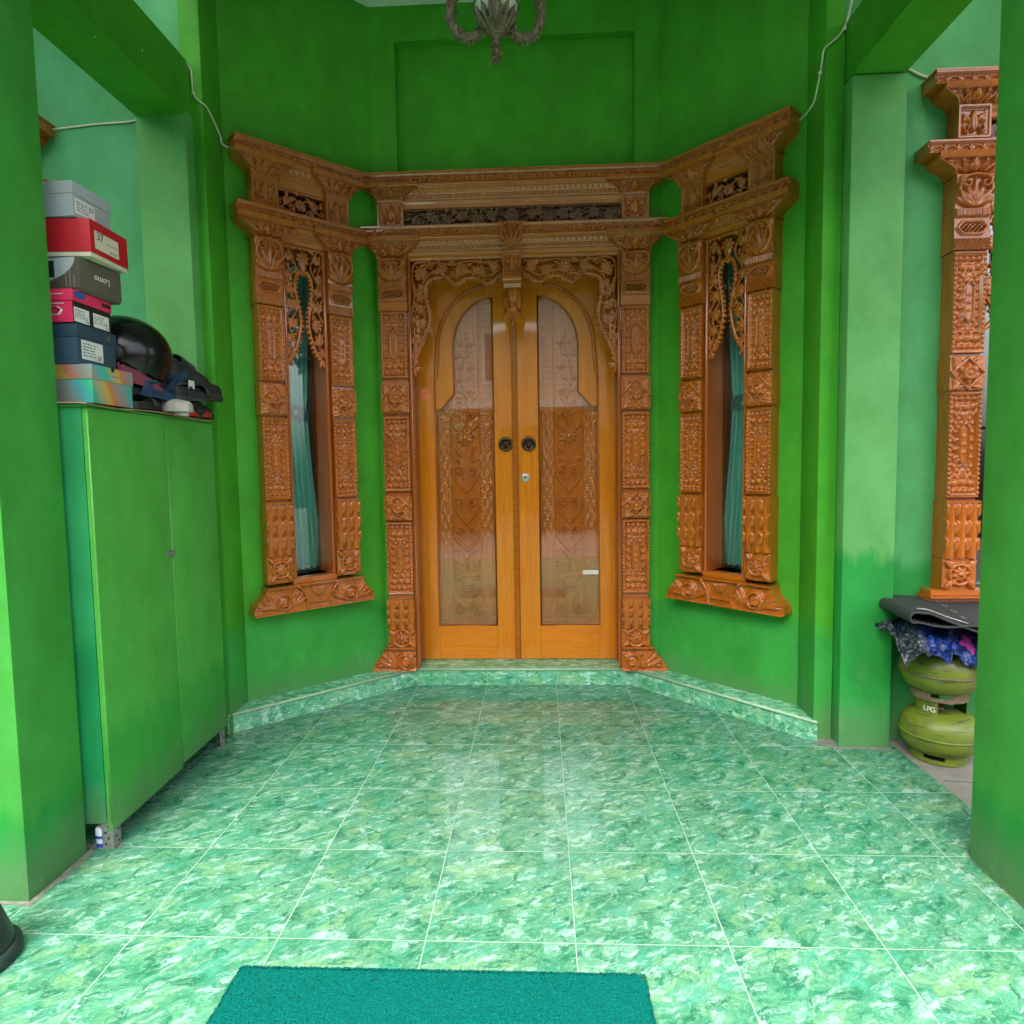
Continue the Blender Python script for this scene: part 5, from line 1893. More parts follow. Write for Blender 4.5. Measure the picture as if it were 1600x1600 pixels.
def sandal(name, label, loc, rz, rx, ry, soleM, strapM, L=0.26, buckle=False, straps=2):
    t = thing(name, label, 'sandal', group='footwear piled on the cabinet')
    place(t, loc, rz, rx, ry)
    sole_mb(L, 0.0, 0.022, 0.002, curve=0.006).build('sole', soleM, t, bevel=0.003)
    sole_mb(L * 0.98, 0.0225, 0.026, -0.002, curve=0.006).build('insole', strapM, t)
    for k in range(straps):
        yc = L * (0.62 + 0.16 * k) if straps > 1 else L * 0.66
        wd = 0.028 if straps > 1 else 0.050
        mb = MB()
        def st(u, v, yc=yc, wd=wd):
            a = u * math.pi
            w = foot_w(yc / L) + 0.003
            return (w * math.cos(a) + .004, yc + (v - .5) * 2 * wd * (0.8 + .2 * math.sin(a)), 0.018 + 0.046 * math.sin(a) ** .8)
        mb.grid(st, 20, 6)
        s_ = mb.build('strap', strapM, t, smooth=True)
        so = s_.modifiers.new('thick', 'SOLIDIFY'); so.thickness = 0.004
        if buckle and k == 0:
            mb = MB()
            mb.tube([(0.030 + 0.010 * math.cos(a), yc + 0.012 * math.sin(a), 0.052 - 0.010 * math.cos(a)) for a in np.linspace(0, 2 * math.pi, 14)[:-1]], 0.002, 6, closed=True)
            mb.build('buckle', M_steel, s_, smooth=True)
    return t
def shoe(name, label, loc, rz, rx, ry, soleM, upM, L=0.26, hh=0.075, sh=0.024, inner=None, collar=None):
    t = thing(name, label, 'shoe', group='footwear piled on the cabinet')
    place(t, loc, rz, rx, ry)
    sole_mb(L, 0.0, sh, 0.003, curve=0.004).build('sole', soleM, t, bevel=0.004)
    mb = upper_mb(L, hh)
    mb.v = [(v[0], v[1], v[2] + sh - 0.002) for v in mb.v]
    mb.build('upper', upM, t, smooth=True)
    if collar:
        mb = MB()
        mb.tube([(0.022 * math.cos(a) + .002, L * 0.22 + L * 0.17 * math.sin(a), hh + sh - 0.010 + 0.004 * math.cos(2 * a)) for a in np.linspace(0, 2 * math.pi, 24)[:-1]], 0.005, 8, closed=True)
        mb.build('collar', collar, t, smooth=True)
    return t
M_rub = plain('black_rubber', (0.018, 0.021, 0.021), 0.6, var=0.2)
M_rubg = plain('charcoal_rubber', (0.040, 0.050, 0.052), 0.5, var=0.2)
M_wht = plain('white_leather', (0.66, 0.64, 0.55), 0.45, var=0.08)
M_wgr = plain('worn_offwhite_rubber', (0.42, 0.39, 0.34), 0.7, var=0.15)
M_mar = plain('maroon_canvas', (0.20, 0.035, 0.065), 0.85, var=0.15)
M_nvc = plain('navy_canvas', (0.012, 0.035, 0.085), 0.85, var=0.25)
M_tlc = plain('dark_teal_canvas', (0.012, 0.055, 0.075), 0.8, var=0.2)
M_rd = plain('red_rubber', (0.42, 0.02, 0.015), 0.5)
M_bei = plain('beige_lining', (0.48, 0.42, 0.30), 0.7)
H0 = 1.4895
sandal('sandal', 'black rubber sandal lying against the rainbow shoe box', (-1.16, -0.945, H0), R(12), 0, 0, M_rub, M_rubg, L=0.235, straps=1)
sandal('sandal', 'black rubber sandal tucked between the foil box and the off-white sole', (-1.205, -0.93, H0 + 0.052), R(-4), R(3), 0, M_rub, M_rub, L=0.22, straps=1)
shoe('sneaker', 'off-white worn sneaker with a ribbed sole, left of the brighter white one', (-1.275, -0.68, H0), R(-104), 0, 0, M_wgr, M_wgr, L=0.24, hh=0.055, sh=0.030)
bpy.data.objects[-1] if False else None
shoe('sneaker', 'bright white sneaker with a thick stepped sole at the front edge of the cabinet', (-1.150, -0.575, H0), R(100), 0, 0, M_wht, M_wht, L=0.25, hh=0.070, sh=0.050)
shoe('loafer', 'black loafer at the far corner of the cabinet', (-1.175, -0.50, H0), R(8), 0, 0, M_rub, M_rub, L=0.15, hh=0.062, sh=0.026, collar=M_rubg)
sandal('sandal', 'black sandal with a red tip showing at the far end of the cabinet', (-1.205, -0.62, H0 + 0.0), R(-6), 0, 0, M_rd, M_rub, L=0.25, straps=1)
shoe('canvas_shoe', 'maroon canvas slip-on shoe leaning under the black helmet', (-1.205, -0.955, H0 + 0.108), R(-14), R(-8), R(14), M_mar, M_mar, L=0.20, hh=0.062, sh=0.010)
shoe('canvas_shoe', 'navy canvas shoe lying below the maroon one', (-1.170, -0.87, H0 + 0.062), R(-6), R(-4), R(18), M_nvc, M_nvc, L=0.19, hh=0.058, sh=0.010, collar=M_tlc)
shoe('flat_shoe', 'beige lined flat shoe peeping out beside the rainbow box', (-1.245, -0.955, H0 + 0.062), R(10), 0, 0, M_bei, M_bei, L=0.16, hh=0.034, sh=0.010)
shoe('canvas_shoe', 'dark teal canvas shoe propped upright beside the helmet', (-1.190, -0.665, H0 + 0.070), R(8), R(48), R(6), M_tlc, M_nvc, L=0.17, hh=0.050, sh=0.012)
shoe('loafer', 'black boxy shoe with a white and black label hanging from it', (-1.195, -0.640, H0 + 0.125), R(-8), R(2), 0, M_rub, M_rub, L=0.24, hh=0.110, sh=0.016)
lab = MB(); lab.box(-1.1380, -1.1365, -0.580, -0.535, 1.590, 1.640)
lb = lab.build('swing_tag', M_lab, None); tag(lb, 'small white and black swing tag hanging on the black boxy shoe', 'label')
lab = MB(); lab.box(-1.1364, -1.1360, -0.576, -0.552, 1.595, 1.615); lab.build('tag_print', M_ink, lb)
sandal('sandal', 'charcoal sandal with a metal buckle on top of the pile', (-1.235, -0.670, H0 + 0.245), R(-4), R(-15), R(16), M_rubg, M_rubg, L=0.27, buckle=True)
sandal('sandal', 'charcoal sandal lying sole outwards at the far end of the pile', (-1.190, -0.560, H0 + 0.120), R(-10), R(-6), R(22), M_rubg, M_rub, L=0.24, straps=1)
shoe('loafer', 'dark shoe behind the white sneaker, its heel to the door', (-1.225, -0.50, H0 + 0.060), R(150), 0, 0, M_rub, M_rubg, L=0.20, hh=0.05, sh=0.016)

shoe('sneaker', 'black sneaker with grey sole wedged under the pile at its far end', (-1.170, -0.645, H0 + 0.058), R(-3), R(4), R(4), M_rubg, M_rub, L=0.22, hh=0.060, sh=0.020, collar=M_rubg)
sandal('sandal', 'black rubber sandal jutting out past the far edge of the cabinet', (-1.175, -0.610, H0 + 0.085), R(-16), R(-3), R(8), M_rub, M_rub, L=0.235, straps=1)
shoe('loafer', 'dark loafer between the helmet and the buckled sandal', (-1.275, -0.640, H0 + 0.150), R(-20), R(-8), R(6), M_rub, M_nvc, L=0.22, hh=0.065, sh=0.014, collar=M_rub)
# tin under the cabinet
can = thing('paint_can', 'small blue and white labelled can standing under the cabinet by the front leg', 'can', (-1.170, -1.188, 0.0))
mb = MB(); mb.lathe([(0, 0), (0.024, 0), (0.026, 0.003), (0.026, 0.062), (0.022, 0.068), (0, 0.068)], 28)
mb.build('can_body', plain('white_printed_tin', (0.60, 0.66, 0.74), 0.35, var=0.1, scale=80), can, auto=40)
mb = MB(); mb.lathe([(0.0264, 0.004), (0.0264, 0.018)], 28); mb.lathe([(0.0263, 0.034), (0.0263, 0.044)], 28, a0=R(190), a1=R(300))
mb.build('blue_band', plain('blue_print', (0.03, 0.05, 0.32), 0.4), can, smooth=True)

# ------------------------------------------------------------------ cables
def cable(label, pts, r=0.0045):
    mb = MB()
    P = np.array(pts)
    out = []
    Q = [P[0]] + list(P) + [P[-1]]
    for i in range(1, len(Q) - 2):
        p0, p1, p2, p3 = Q[i - 1], Q[i], Q[i + 1], Q[i + 2]
        for k in range(6):
            t = k / 6
            out.append(tuple(0.5 * ((2 * p1) + (-p0 + p2) * t + (2 * p0 - 5 * p1 + 4 * p2 - p3) * t * t + (-p0 + 3 * p1 - 3 * p2 + p3) * t ** 3)))
    out.append(tuple(P[-1]))
    mb.tube(out, r, 8)
    o = mb.build('electric_cable', M_cable, None, smooth=True)
    tag(o, label, 'cable')
    return o
def clip(parent, p):
    mb = MB()
    mb.box(p[0] - .007, p[0] + .007, p[1] - .007, p[1] + .004, p[2] - .004, p[2] + .004)
    mb.build('cable_clip', M_white, parent, bevel=0.001)
c1 = cable('cream cable running from the left beam down to the left bay window', [(-1.222, -0.32, 3.065), (-1.208, -0.304, 3.04), (-1.205, -0.304, 2.99), (-1.200, -0.304, 2.935), (-1.175, -0.304, 2.905), (-1.159, -0.290, 2.895), (-1.159, -0.25, 2.885), (-1.159, -0.16, 2.830), (-1.158, -0.135, 2.800), (-1.10, -0.075, 2.790)])
clip(c1, (-1.202, -0.302, 2.94))
c2 = cable('cream cable running from the right beam down to the right bay window', [(1.640, -0.352, 3.17), (1.622, -0.352, 3.09), (1.600, -0.352, 3.045), (1.565, -0.352, 3.01), (1.534, -0.345, 2.985), (1.534, -0.32, 2.93), (1.534, -0.28, 2.86), (1.534, -0.235, 2.82), (1.51, -0.14, 2.80), (1.46, -0.085, 2.79)])
clip(c2, (1.612, -0.350, 3.06)); clip(c2, (1.532, -0.31, 2.91))
cable('short cream cable between the left column and the left side window', [(-1.430, -0.288, 2.850), (-1.52, -0.288, 2.838), (-1.68, -0.288, 2.832), (-1.90, -0.288, 2.815)])
cable('short cream cable between the right column and the right side window', [(1.845, -0.336, 2.915), (1.88, -0.336, 2.900), (1.93, -0.336, 2.872), (1.99, -0.336, 2.850)], 0.0055)

# ------------------------------------------------------------------ chandelier
M_brass = plain('tarnished_brass', (0.20, 0.15, 0.10), 0.45, metal=0.35, var=0.5, scale=120, bumpy=0.6)
M_opal = plain('opal_glass', (0.62, 0.66, 0.56), 0.2, coat=0.8, var=0.04)
ch = thing('chandelier', 'ornate tarnished chandelier with white glass bowl hanging over the porch', 'chandelier', (0.172, -0.60, 0.034))
mb = MB(); mb.lathe([(0, 2.958), (0.05, 2.962), (0.078, 2.985), (0.088, 3.015), (0.086, 3.04), (0.080, 3.045)], 40)
mb.build('glass_bowl', M_opal, ch, smooth=True)
mb = MB()
for k in range(14):
    a = 2 * math.pi * k / 14
    pts = [(r * math.cos(a), r * math.sin(a), z) for r, z in ((0.012, 2.905), (0.042, 2.925), (0.062, 2.950), (0.075, 2.972), (0.0835, 2.988))]
    mb.tube(pts, [0.004, 0.011, 0.012, 0.009, 0.003], 6)
mb.lathe([(0, 2.890), (0.020, 2.893), (0.040, 2.912), (0.056, 2.932), (0.060, 2.940), (0.052, 2.945)], 32)
mb.tube([(0.0885 * math.cos(a), 0.0885 * math.sin(a), 3.005) for a in np.linspace(0, 2 * math.pi, 41)[:-1]], 0.003, 6, closed=True)
mb.build('bowl_basket', M_brass, ch, smooth=True)
mb = MB(); mb.lathe([(0, 2.868), (0.008, 2.869), (0.012, 2.872), (0.009, 2.874), (0.013, 2.876), (0.010, 2.886), (0.018, 2.894)], 20)
mb.build('finial', M_brass, ch, smooth=True)
mb = MB(); mb.lathe([(0.012, 3.03), (0.02, 3.05), (0.010, 3.09), (0.024, 3.14), (0.010, 3.2), (0.008, 3.5), (0.02, 3.52), (0.008, 3.56), (0.008, 3.69), (0.05, 3.71), (0.06, 3.735)], 20)
mb.build('stem', M_brass, ch, smooth=True)
rnd = random.Random(4)
for k in range(5):
    a = R(2) + 2 * math.pi * k / 5 if False else 2 * math.pi * k / 4 + R(4)
    if k == 4:
        break
    d = Vector((math.cos(a), math.sin(a), 0))
    prof = [(0.062, 2.918), (0.085, 2.898), (0.115, 2.892), (0.145, 2.902), (0.168, 2.935), (0.176, 2.975), (0.172, 3.02), (0.165, 3.04)]
    arm = MB()
    arm.tube([d * r + Vector((0, 0, z)) for r, z in prof], 0.018, 8)
    for j in range(220):      # cast foliage along the arm
        i = rnd.random() * (len(prof) - 1.001)
        i0 = int(i); f = i - i0
        r = prof[i0][0] * (1 - f) + prof[i0 + 1][0] * f
        z = prof[i0][1] * (1 - f) + prof[i0 + 1][1] * f
        p = d * r + Vector((0, 0, z))
        dirv = Vector((rnd.gauss(0, 1), rnd.gauss(0, 1), rnd.gauss(-.2, 1))).normalized()
        L_ = rnd.uniform(.012, .030)
        arm.tube([p, p + dirv * L_ * .6, p + dirv * L_ + Vector((0, 0, -.003))], [0.005, 0.008, 0.0015], 5)
    ao = arm.build('arm', M_brass, ch, smooth=True)
    mb = MB()
    c0 = d * 0.165
    for q in range(12):
        b_ = 2 * math.pi * q / 12
        mb.tube([c0 + Vector((0.012 * math.cos(b_), 0.012 * math.sin(b_), 3.03)), c0 + Vector((0.024 * math.cos(b_), 0.024 * math.sin(b_), 3.045)), c0 + Vector((0.030 * math.cos(b_ + .2), 0.030 * math.sin(b_ + .2), 3.065))], [0.004, 0.0045, 0.002], 5)
    mb.build('lamp_cup', M_brass, ao, smooth=True)
    mb = MB()
    mb.lathe([(0.022, 3.045), (0.045, 3.065), (0.060, 3.10), (0.062, 3.14), (0.075, 3.175)], 28, (c0.x, c0.y, 0))
    s_ = mb.build('lamp_shade', M_opal, ao, smooth=True)
    so = s_.modifiers.new('thick', 'SOLIDIFY'); so.thickness = 0.003
mb = MB()
for k in range(4):
    a = 2 * math.pi * k / 4 + R(49)
    mb.tube([(0.088 * math.cos(a) * 1.0, 0.088 * math.sin(a), 3.02), (0.10 * math.cos(a), 0.10 * math.sin(a), 3.05), (0.01 * math.cos(a), 0.01 * math.sin(a), 3.22)], 0.0025, 6)
mb.build('hanging_rod', M_brass, ch, smooth=True)

# ------------------------------------------------------------------ gas cylinders, cloth and mat
def rust_mat():
    ma, nt, b = nodes('scuffed_lime_enamel')
    p = pos(nt)
    n = noise(nt, mapping(nt, p, (1, 1, 2.2)), 9, 6, 0.65)
    n2 = noise(nt, mapping(nt, p, (6, 6, 60)), 2.0, 4, 0.6)
    x, y, z = sep(nt, p)
    base = mixc(nt, n.outputs[0], (0.085, 0.135, 0.008), (0.19, 0.235, 0.018))
    f = math_(nt, 'MULTIPLY_ADD', n.outputs[0], 8, -4.1, clamp=True)
    c = mixc(nt, math_(nt, 'MULTIPLY', f, 0.75), base, (0.10, 0.09, 0.05))
    f2 = math_(nt, 'MULTIPLY_ADD', n2.outputs[0], 14, -8.0, clamp=True)
    c = mixc(nt, math_(nt, 'MULTIPLY', f2, 0.8), c, (0.05, 0.055, 0.03))
    nt.links.new(c, b.inputs['Base Color'])
    b.inputs['Roughness'].default_value = 0.42
    bump(nt, b, n.outputs[0], 0.25, 0.003)
    return ma
M_lpg = rust_mat()
M_dustring = plain('brown_rust_ring', (0.16, 0.11, 0.07), 0.8, var=0.4, scale=70)
def gas_cylinder(loc, rz, label, rust):
    t = thing('gas_cylinder', label, 'gas cylinder', loc, rz, 'small lime gas cylinders in the corner')
    mb = MB()
    prof = []
    for w in np.linspace(-math.pi / 2, math.pi / 2, 30):
        r = 0.148 * abs(math.cos(w)) ** 0.55
        prof.append((max(r, 0.0), 0.115 + 0.094 * math.sin(w) * abs(math.sin(w)) ** -0.15 if abs(w) > 1e-3 else 0.115))
    mb.lathe(prof, 56)
    mb.build('tank_body', M_lpg, t, smooth=True)
    mb = MB()
    mb.tube([(0.1485 * math.cos(a), 0.1485 * math.sin(a), 0.112) for a in np.linspace(0, 2 * math.pi, 57)[:-1]], 0.0042, 8, closed=True)
    mb.build('weld_seam', M_dustring if rust else M_lpg, t, smooth=True)
    mb = MB()     # foot ring with notches
    for k in range(3):
        a0 = 2 * math.pi * k / 3 + 0.2
        a1 = a0 + 2 * math.pi / 3 - 0.75
        mb.lathe([(0.098, 0.0), (0.104, 0.0), (0.104, 0.045), (0.098, 0.045), (0.098, 0.0)], 18, a0=a0, a1=a1)
    mb.lathe([(0.098, 0.0), (0.106, 0.0), (0.106, 0.016), (0.098, 0.016), (0.098, 0.0)], 48)
    mb.build('foot_ring', M_dustring if rust else M_lpg, t, auto=40)
    mb = MB()     # guard collar with openings
    for a0, a1 in ((R(150), R(235)), (R(-38), R(25)), (R(60), R(110))):
        mb.lathe([(0.088, 0.185), (0.092, 0.185), (0.094, 0.262), (0.090, 0.262), (0.088, 0.185)], 16, a0=a0, a1=a1)
    mb.lathe([(0.089, 0.250), (0.093, 0.250), (0.094, 0.262), (0.089, 0.262), (0.089, 0.25)], 44, a0=R(-38), a1=R(150))
    col_ = mb.build('guard_collar', M_lpg, t, auto=40)
    mb = MB(); mb.lathe([(0, 0.238), (0.012, 0.238), (0.014, 0.215), (0.022, 0.21), (0.022, 0.20)], 18)
    mb.build('valve', M_bronze, t, smooth=True)
    return t, col_
tk, ck = gas_cylinder((2.005, -0.487, 0.0), 0, 'lime green gas cylinder standing on the floor, the lower of two', False)
for k, chh in enumerate('LPG'):
    a = R(206 + k * 9)
    M = Matrix.Translation((0.0955 * math.cos(a), 0.0955 * math.sin(a), 0.225)) @ Matrix.Rotation(a + R(90), 4, 'Z') @ Matrix.Rotation(R(90), 4, 'X')
    text_obj('lettering', chh, 0.030, M_lab, ck, M, 0.0003, 'CENTER')
gas_cylinder((2.000, -0.484, 0.2635), R(14), 'rusty lime green gas cylinder stacked upon another, under the blue cloth', True)

def cloth_mat():
    ma, nt, b = nodes('shiny_blue_mesh_cloth')
    p = objco(nt)
    v = nt.nodes.new('ShaderNodeTexVoronoi'); v.inputs['Scale'].default_value = 62
    nt.links.new(mapping(nt, p, (1, 1, 1.6)), v.inputs['Vector'])
    x, y, z = sep(nt, p)
    n = noise(nt, p, 9, 3)
    blue = ramp(nt, v.outputs['Distance'], [(0.1, (0.02, 0.08, 0.42)), (0.45, (0.010, 0.035, 0.20)), (0.7, (0.005, 0.012, 0.06))])
    grey = ramp(nt, v.outputs['Distance'], [(0.1, (0.16, 0.19, 0.22)), (0.5, (0.015, 0.02, 0.03))])
    f = math_(nt, 'MULTIPLY_ADD', math_(nt, 'ADD', x, math_(nt, 'MULTIPLY', n.outputs[0], .06)), -16, 31.0 - 0.3, clamp=True)
    c = mixc(nt, f, blue, grey)
    # printed pink blossom
    dx = math_(nt, 'SUBTRACT', x, 2.052); dz = math_(nt, 'SUBTRACT', z, 0.515)
    dd = math_(nt, 'SQRT', math_(nt, 'ADD', math_(nt, 'MULTIPLY', dx, dx), math_(nt, 'MULTIPLY', dz, dz)))
    ang = math_(nt, 'ARCTAN2', dz, dx)
    petal = math_(nt, 'MULTIPLY_ADD', math_(nt, 'ABSOLUTE', math_(nt, 'SINE', math_(nt, 'MULTIPLY', ang, 2.5))), 0.026, 0.012)
    fl = math_(nt, 'LESS_THAN', dd, petal)
    c = mixc(nt, fl, c, (0.42, 0.05, 0.30))
    nt.links.new(c, b.inputs['Base Color'])
    b.inputs['Roughness'].default_value = 0.38
    bump(nt, b, v.outputs['Distance'], 0.5, 0.004)
    return ma
mb = MB()
def cloth(u, v):
    # u across (left to right), v from wall side over the tank and down the front
    x = 1.765 + u * 0.50
    y = -0.36 - v * 0.30 - 0.015 * math.sin(u * 9)
    top = 0.585 - 0.03 * u
    k = max(0, (v - 0.55) / 0.45)
    z = top - (0.060 + 0.085 * u) * k ** 1.3 - 0.030 * abs(u - .45) ** 1.2
    edge = max(0, 1 - u * 7)
    z -= 0.040 * edge * (0.4 + 0.6 * v)
    z += 0.013 * math.sin(u * 23 + v * 5) + 0.010 * math.sin(u * 41 + 2 + v * 9) + 0.006 * math.sin(u * 77) * v + 0.006 * math.sin(v * 31 + u * 9)
    y += 0.010 * math.sin(u * 33 + v * 7)
    if v > 0.93 or u < 0.04:
        z -= 0.010 * abs(math.sin(u * 60 + v * 40))
    return (x, y, z)
mb.grid(cloth, 110, 60)
cl = mb.build('patterned_cloth', cloth_mat(), None, smooth=True)
so = cl.modifiers.new('thick', 'SOLIDIFY'); so.thickness = 0.006
tag(cl, 'crumpled shiny blue cloth with a pink blossom draped over the gas cylinders', 'cloth')
mb = MB()
for k, x in enumerate((2.055, 2.080)):
    mb.tube([(x, -0.628, 0.50), (x + 0.004, -0.640, 0.43), (x - 0.004 + .012 * k, -0.645, 0.36), (x + .004 + .02 * k, -0.635, 0.29 + .02 * k)], 0.0035, 6)
st = mb.build('cloth_string', M_tlc, cl, smooth=True)

mb = MB()
def fold(u, v):
    # u: 0 lower layer far edge -> fold at the left -> 1 upper layer right edge ; v depth towards the street
    if u < 0.32:
        t = u / 0.32
        x = 2.10 - t * 0.295
        z = 0.590 + 0.008 * math.sin(t * 7) + 0.018 * t
    elif u < 0.42:
        a = (u - .32) / .10 * math.pi
        x = 1.805 - 0.024 * math.sin(a)
        z = 0.634 - 0.026 * math.cos(a)
    else:
        t = (u - .42) / .58
        x = 1.805 + t * 0.50
        z = 0.660 - 0.012 * math.sin(t * 3)
    y = -0.345 - v * 0.30
    up = max(0, min(1, (u - .30) / .25))
    k = max(0, (x - 1.86) / .3)
    z -= up * (0.015 * v + 0.105 * v ** 1.5 * min(1.3, k)) + (1 - up) * 0.01 * v
    z += 0.012
    y -= 0.06 * min(1.2, k) * v
    return (x, y, z)
mb.grid(fold, 90, 30)
M_matr = plain('black_rubber_sheet', (0.032, 0.035, 0.037), 0.62, var=0.15, scale=60)
mt = mb.build('rubber_mat', M_matr, None, smooth=True)
so = mt.modifiers.new('thick', 'SOLIDIFY'); so.thickness = 0.007
tag(mt, 'dark rubber mat folded over on top of the blue cloth', 'mat')
mb = MB()
mb.tube([tuple(Vector(fold(u, 0.90)) + Vector((0, -0.0015, 0.0080))) for u in np.linspace(0.44, 1.0, 40)], 0.0022, 6)
mb.build('piping', plain('pale_piping', (0.42, 0.44, 0.42), 0.6), mt, smooth=True)
for k, c_ in enumerate('MOON'):
    p = Vector(fold(0.56 + 0.0 * k, 0.2)); 
    u = 0.66 + k * 0.006; vv = 0.24 + k * 0.15
    p0, pu, pv = Vector(fold(u, vv)), Vector(fold(u + .02, vv)), Vector(fold(u, vv + .03))
    ex = (pv - p0).normalized(); ey = (pu - p0); ey = (ey - ex * ey.dot(ex)).normalized()
    nz = ex.cross(ey)
    if nz.z < 0:
        nz = -nz; ey = -ey
        ey = nz.cross(ex)
    M = Matrix(((ex.x, ey.x, nz.x, p0.x), (ex.y, ey.y, nz.y, p0.y), (ex.z, ey.z, nz.z, p0.z), (0, 0, 0, 1))) @ Matrix.Translation((0, 0, 0.0045))
    text_obj('lettering', c_, 0.034, plain('faint_print', (0.22, 0.23, 0.22), 0.6), mt, M, 0.0003, 'CENTER')

# cord on the floor by the cylinders
cable('thin grey cord lying on the dusty floor in front of the gas cylinders', [(1.90, -0.70, -0.006), (1.98, -0.71, -0.006), (2.06, -0.735, -0.006), (2.14, -0.79, -0.006)], 0.0035).data.materials[0] = M_rubg

# ------------------------------------------------------------------ doormat and the black tub at the left
def mat_mat():
    ma, nt, b = nodes('teal_loop_pile')
    p = objco(nt)
    n = noise(nt, p, 190, 4, 0.7)
    n2 = noise(nt, p, 5, 3)
    c = ramp(nt, n.outputs[0], [(0.30, (0.000, 0.075, 0.062)), (0.5, (0.000, 0.155, 0.128)), (0.72, (0.000, 0.24, 0.20))])
    nt.links.new(mixc(nt, math_(nt, 'MULTIPLY', n2.outputs[0], 0.25), c, (0.0, 0.10, 0.08)), b.inputs['Base Color'])
    b.inputs['Roughness'].default_value = 0.9
    bump(nt, b, n.outputs[0], 1.0, 0.012)
    b.inputs['Specular IOR Level'].default_value = 0.08
    return ma
rnd = random.Random(8)
mb = MB()
MX0, MX1, MY0, MY1 = -0.447, 0.562, -2.36, -1.712
outl = []
for (xa, ya, xb, yb) in ((MX0, MY0, MX1, MY0), (MX1, MY0, MX1, MY1 - .02), (MX1 - .02, MY1, MX0, MY1), (MX0, MY1, MX0, MY0)):
    n = 90
    for k in range(n):
        t = k / n
        outl.append((xa + (xb - xa) * t + rnd.uniform(-.0022, .0022), ya + (yb - ya) * t + rnd.uniform(-.0028, .0028)))
mb.prism(outl, 0.0, 0.010, 'z')
fibers = MB()
dm = mb.build('doormat', mat_mat(), None)
tag(dm, 'plain teal loop-pile doormat on the marbled tiles', 'doormat')
for i in range(15000):
    x, y = rnd.uniform(MX0, MX1), rnd.uniform(-2.15, MY1)
    if i % 6 == 0:
        y = MY1 + rnd.uniform(-.006, .002)
    elif i % 11 == 0:
        x = rnd.choice((MX0, MX1)) + rnd.uniform(-.003, .003)
    a = rnd.uniform(0, 6.28); h_ = rnd.uniform(.002, .0045); w_ = .0026
    ca, sa = math.cos(a) * w_, math.sin(a) * w_
    z = 0.0095
    fibers.add([(x - ca, y - sa, z), (x + ca, y + sa, z), (x + sa * .8, y - ca * .8, z + h_)], [(0, 1, 2)])
pile = fibers.build('pile_loops', dm.data.materials[0], dm)
pile['kind'] = 'stuff'

M_tub = plain('black_green_plastic', (0.012, 0.022, 0.020), 0.38, var=0.3, scale=12)
tub = thing('plastic_stand', 'dark plastic stand with a flared foot at the left edge of the floor', 'stand', (-1.172, -1.712, 0))
mb = MB()
mb.lathe([(0.0, 0.52), (0.020, 0.52), (0.024, 0.50), (0.034, 0.30), (0.066, 0.16), (0.098, 0.055), (0.104, 0.032)], 48)
mb.build('stem', M_tub, tub, auto=40)
mb = MB()
mb.lathe([(0.098, 0.0), (0.114, 0.0), (0.118, 0.008), (0.117, 0.026), (0.106, 0.036), (0.100, 0.03), (0.098, 0.0)], 48)
mb.build('base_ring', M_tub, tub, smooth=True)

# ------------------------------------------------------------------ what lies across the yard (it shows in the door panes and in the polish)
def brick_mat():
    ma, nt, b = nodes('beige_block_facade')
    p = objco(nt)
    br = nt.nodes.new('ShaderNodeTexBrick')
    br.inputs['Scale'].default_value = 1.6
    br.inputs['Color1'].default_value = (0.62, 0.54, 0.42, 1)
    br.inputs['Color2'].default_value = (0.68, 0.60, 0.47, 1)
    br.inputs['Mortar'].default_value = (0.30, 0.22, 0.16, 1)
    br.inputs['Mortar Size'].default_value = 0.012
    nt.links.new(mapping(nt, p, (1, 1, 1), rot=(R(90), 0, 0)), br.inputs['Vector'])
    nt.links.new(br.outputs[0], b.inputs['Base Color'])
    b.inputs['Roughness'].default_value = 0.8
    return ma
nb = thing('neighbour_house', 'beige two-storey house across the yard, mirrored in the door panes', 'house', (0.6, -13.0, 0))
mb = MB(); mb.box(-7, 7, -0.4, 0, 2.8, 6.4); mb.build('wall', brick_mat(), nb)
mb = MB(); mb.box(-7, 7, -0.41, -0.01, 0, 2.79); mb.build('wall', plain('shaded_brown_render', (0.07, 0.035, 0.022), 0.8), nb)  # canopy shade put into the lower wall's brown
mb = MB(); mb.prism([(-1.8, 5.9), (1.0, 6.2), (1.0, 6.35), (-1.8, 6.05)], -7.4, 7.4, 'x'); mb.v = [(v[0], v[1] , v[2]) for v in mb.v]; mb.build('roof', plain('terracotta', (0.28, 0.10, 0.06), 0.8), nb)
mb = MB(); mb.box(-7.1, 7.1, 0.001, 1.1, 2.75, 2.92); mb.build('canopy', M_ceil, nb)
for x in (-4.5, -1.2, 2.0, 5.0):
    mb = MB(); mb.box(x - .6, x + .6, 0.001, 0.06, 3.5, 4.9)
    wf = mb.build('window', M_white, nb)
    mb = MB(); mb.box(x - .52, x + .52, 0.061, 0.07, 3.58, 4.82); mb.build('pane', plain('dim_glass', (0.03, 0.04, 0.045), 0.1), wf)
for x in (-5, -2, 1.5, 4.6):
    mb = MB(); mb.box(x - .5, x + .5, 0.001, 0.05, 0.1, 2.3); mb.build('door', plain('brown_shutter', (0.10, 0.06, 0.04), 0.6), nb)
fe = thing('garden_wall', 'low brown wall with black railings along the far side of the yard', 'wall', (0, -8.2, 0))
mb = MB(); mb.box(-9, 9, -0.15, 0, 0, 0.9); mb.build('wall_base', plain('brown_rendered_wall', (0.12, 0.05, 0.03), 0.8), fe)
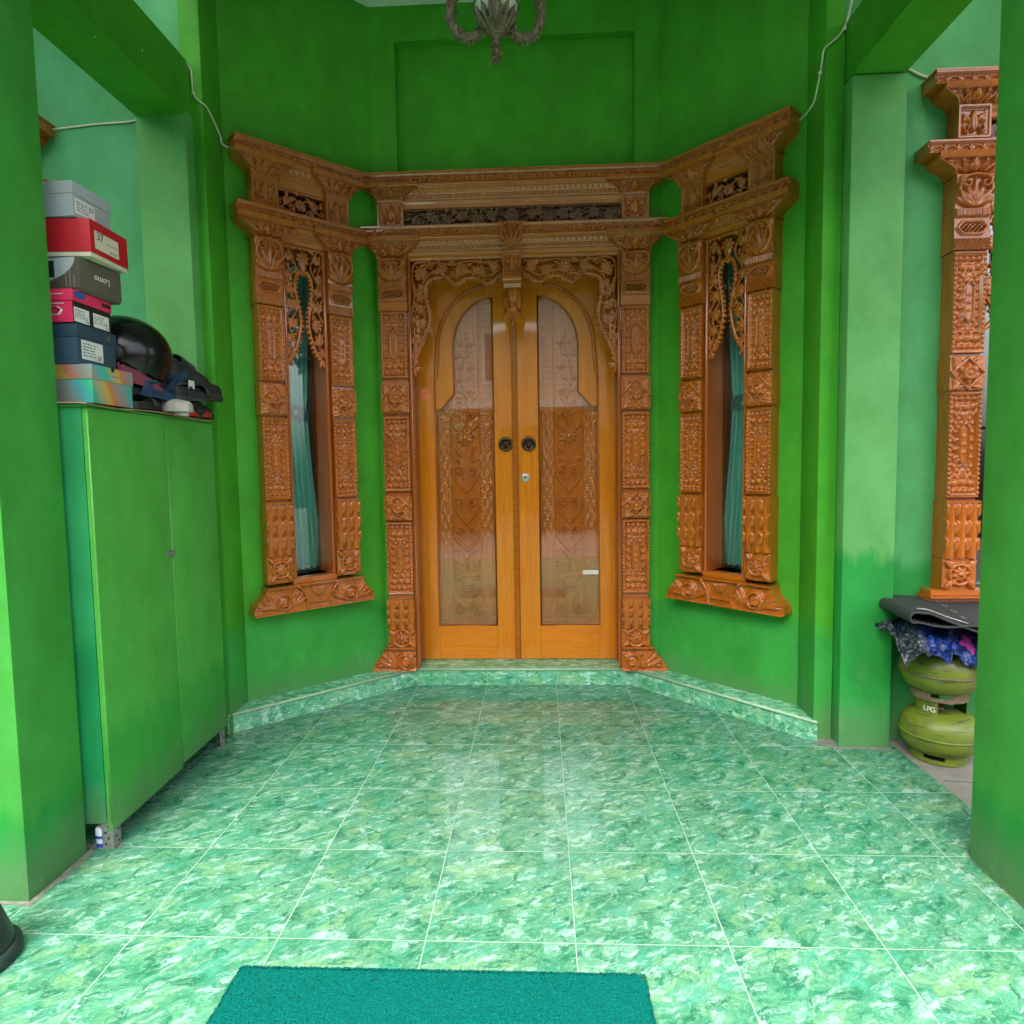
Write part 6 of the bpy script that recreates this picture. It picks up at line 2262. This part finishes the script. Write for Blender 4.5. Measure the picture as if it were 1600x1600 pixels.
for k in range(60):
    x = -8.8 + k * 0.3
    mb = MB(); mb.box(x - .02, x + .02, -0.09, -0.05, 0.9, 1.75); mb.build('railing_bar', M_rub, fe)
mb = MB(); mb.box(-9, 9, -0.10, -0.04, 1.75, 1.80); mb.build('top_rail', M_rub, fe)
M_leaf = plain('garden_leaf', (0.06, 0.14, 0.025), 0.6, var=0.5, scale=3)
M_bark = plain('garden_bark', (0.12, 0.09, 0.06), 0.9)
for (tx, ty, hh, lb) in ((2.3, -7.2, 3.4, 'leafy young tree behind the camera, mirrored in the right door pane'), (-1.9, -7.6, 2.8, 'bushy young tree behind the camera, mirrored in the left door pane')):
    tr = thing('garden_tree', lb, 'tree', (tx, ty, 0))
    mb = MB(); mb.tube([(0, 0, 0), (0.05, 0.02, hh * .4), (0.0, 0.0, hh * .8)], [0.07, 0.05, 0.02], 8)
    for k in range(7):
        a = k * 2.4
        mb.tube([(0.03, 0.01, hh * (.4 + .05 * k)), (0.5 * math.cos(a), .5 * math.sin(a), hh * (.6 + .05 * k))], [0.025, 0.008], 6)
    mb.build('trunk', M_bark, tr, smooth=True)
    mb = MB()
    for k in range(2600):
        q = Vector((rnd.gauss(0, .42), rnd.gauss(0, .42), hh * .72 + rnd.gauss(0, .42)))
        a, b_, s_ = rnd.uniform(0, 6.28), rnd.uniform(-1, 1), rnd.uniform(.04, .09)
        e1 = Vector((math.cos(a), math.sin(a), b_)).normalized() * s_
        e2 = e1.cross(Vector((0.3, 0.2, 1))).normalized() * s_ * .4
        mb.add([q - e1, q + e2, q + e1, q - e2], [(0, 1, 2, 3)])
    mb.build('crown', M_leaf, tr)

gw = thing('shade_wall', 'tall green wall added left of the yard to cut side light, outside the frame', 'wall', (-3.1, 0, 0))  # unseen wall added to hold back light from the left
mb = MB(); mb.box(-0.15, 0, -7.9, -0.285, 0, 3.4); mb.build('wall_face', M_side, gw)
mb = MB(); mb.box(-0.18, 0.03, -7.9, -0.285, 3.401, 3.47); mb.build('coping', M_ceil, gw)
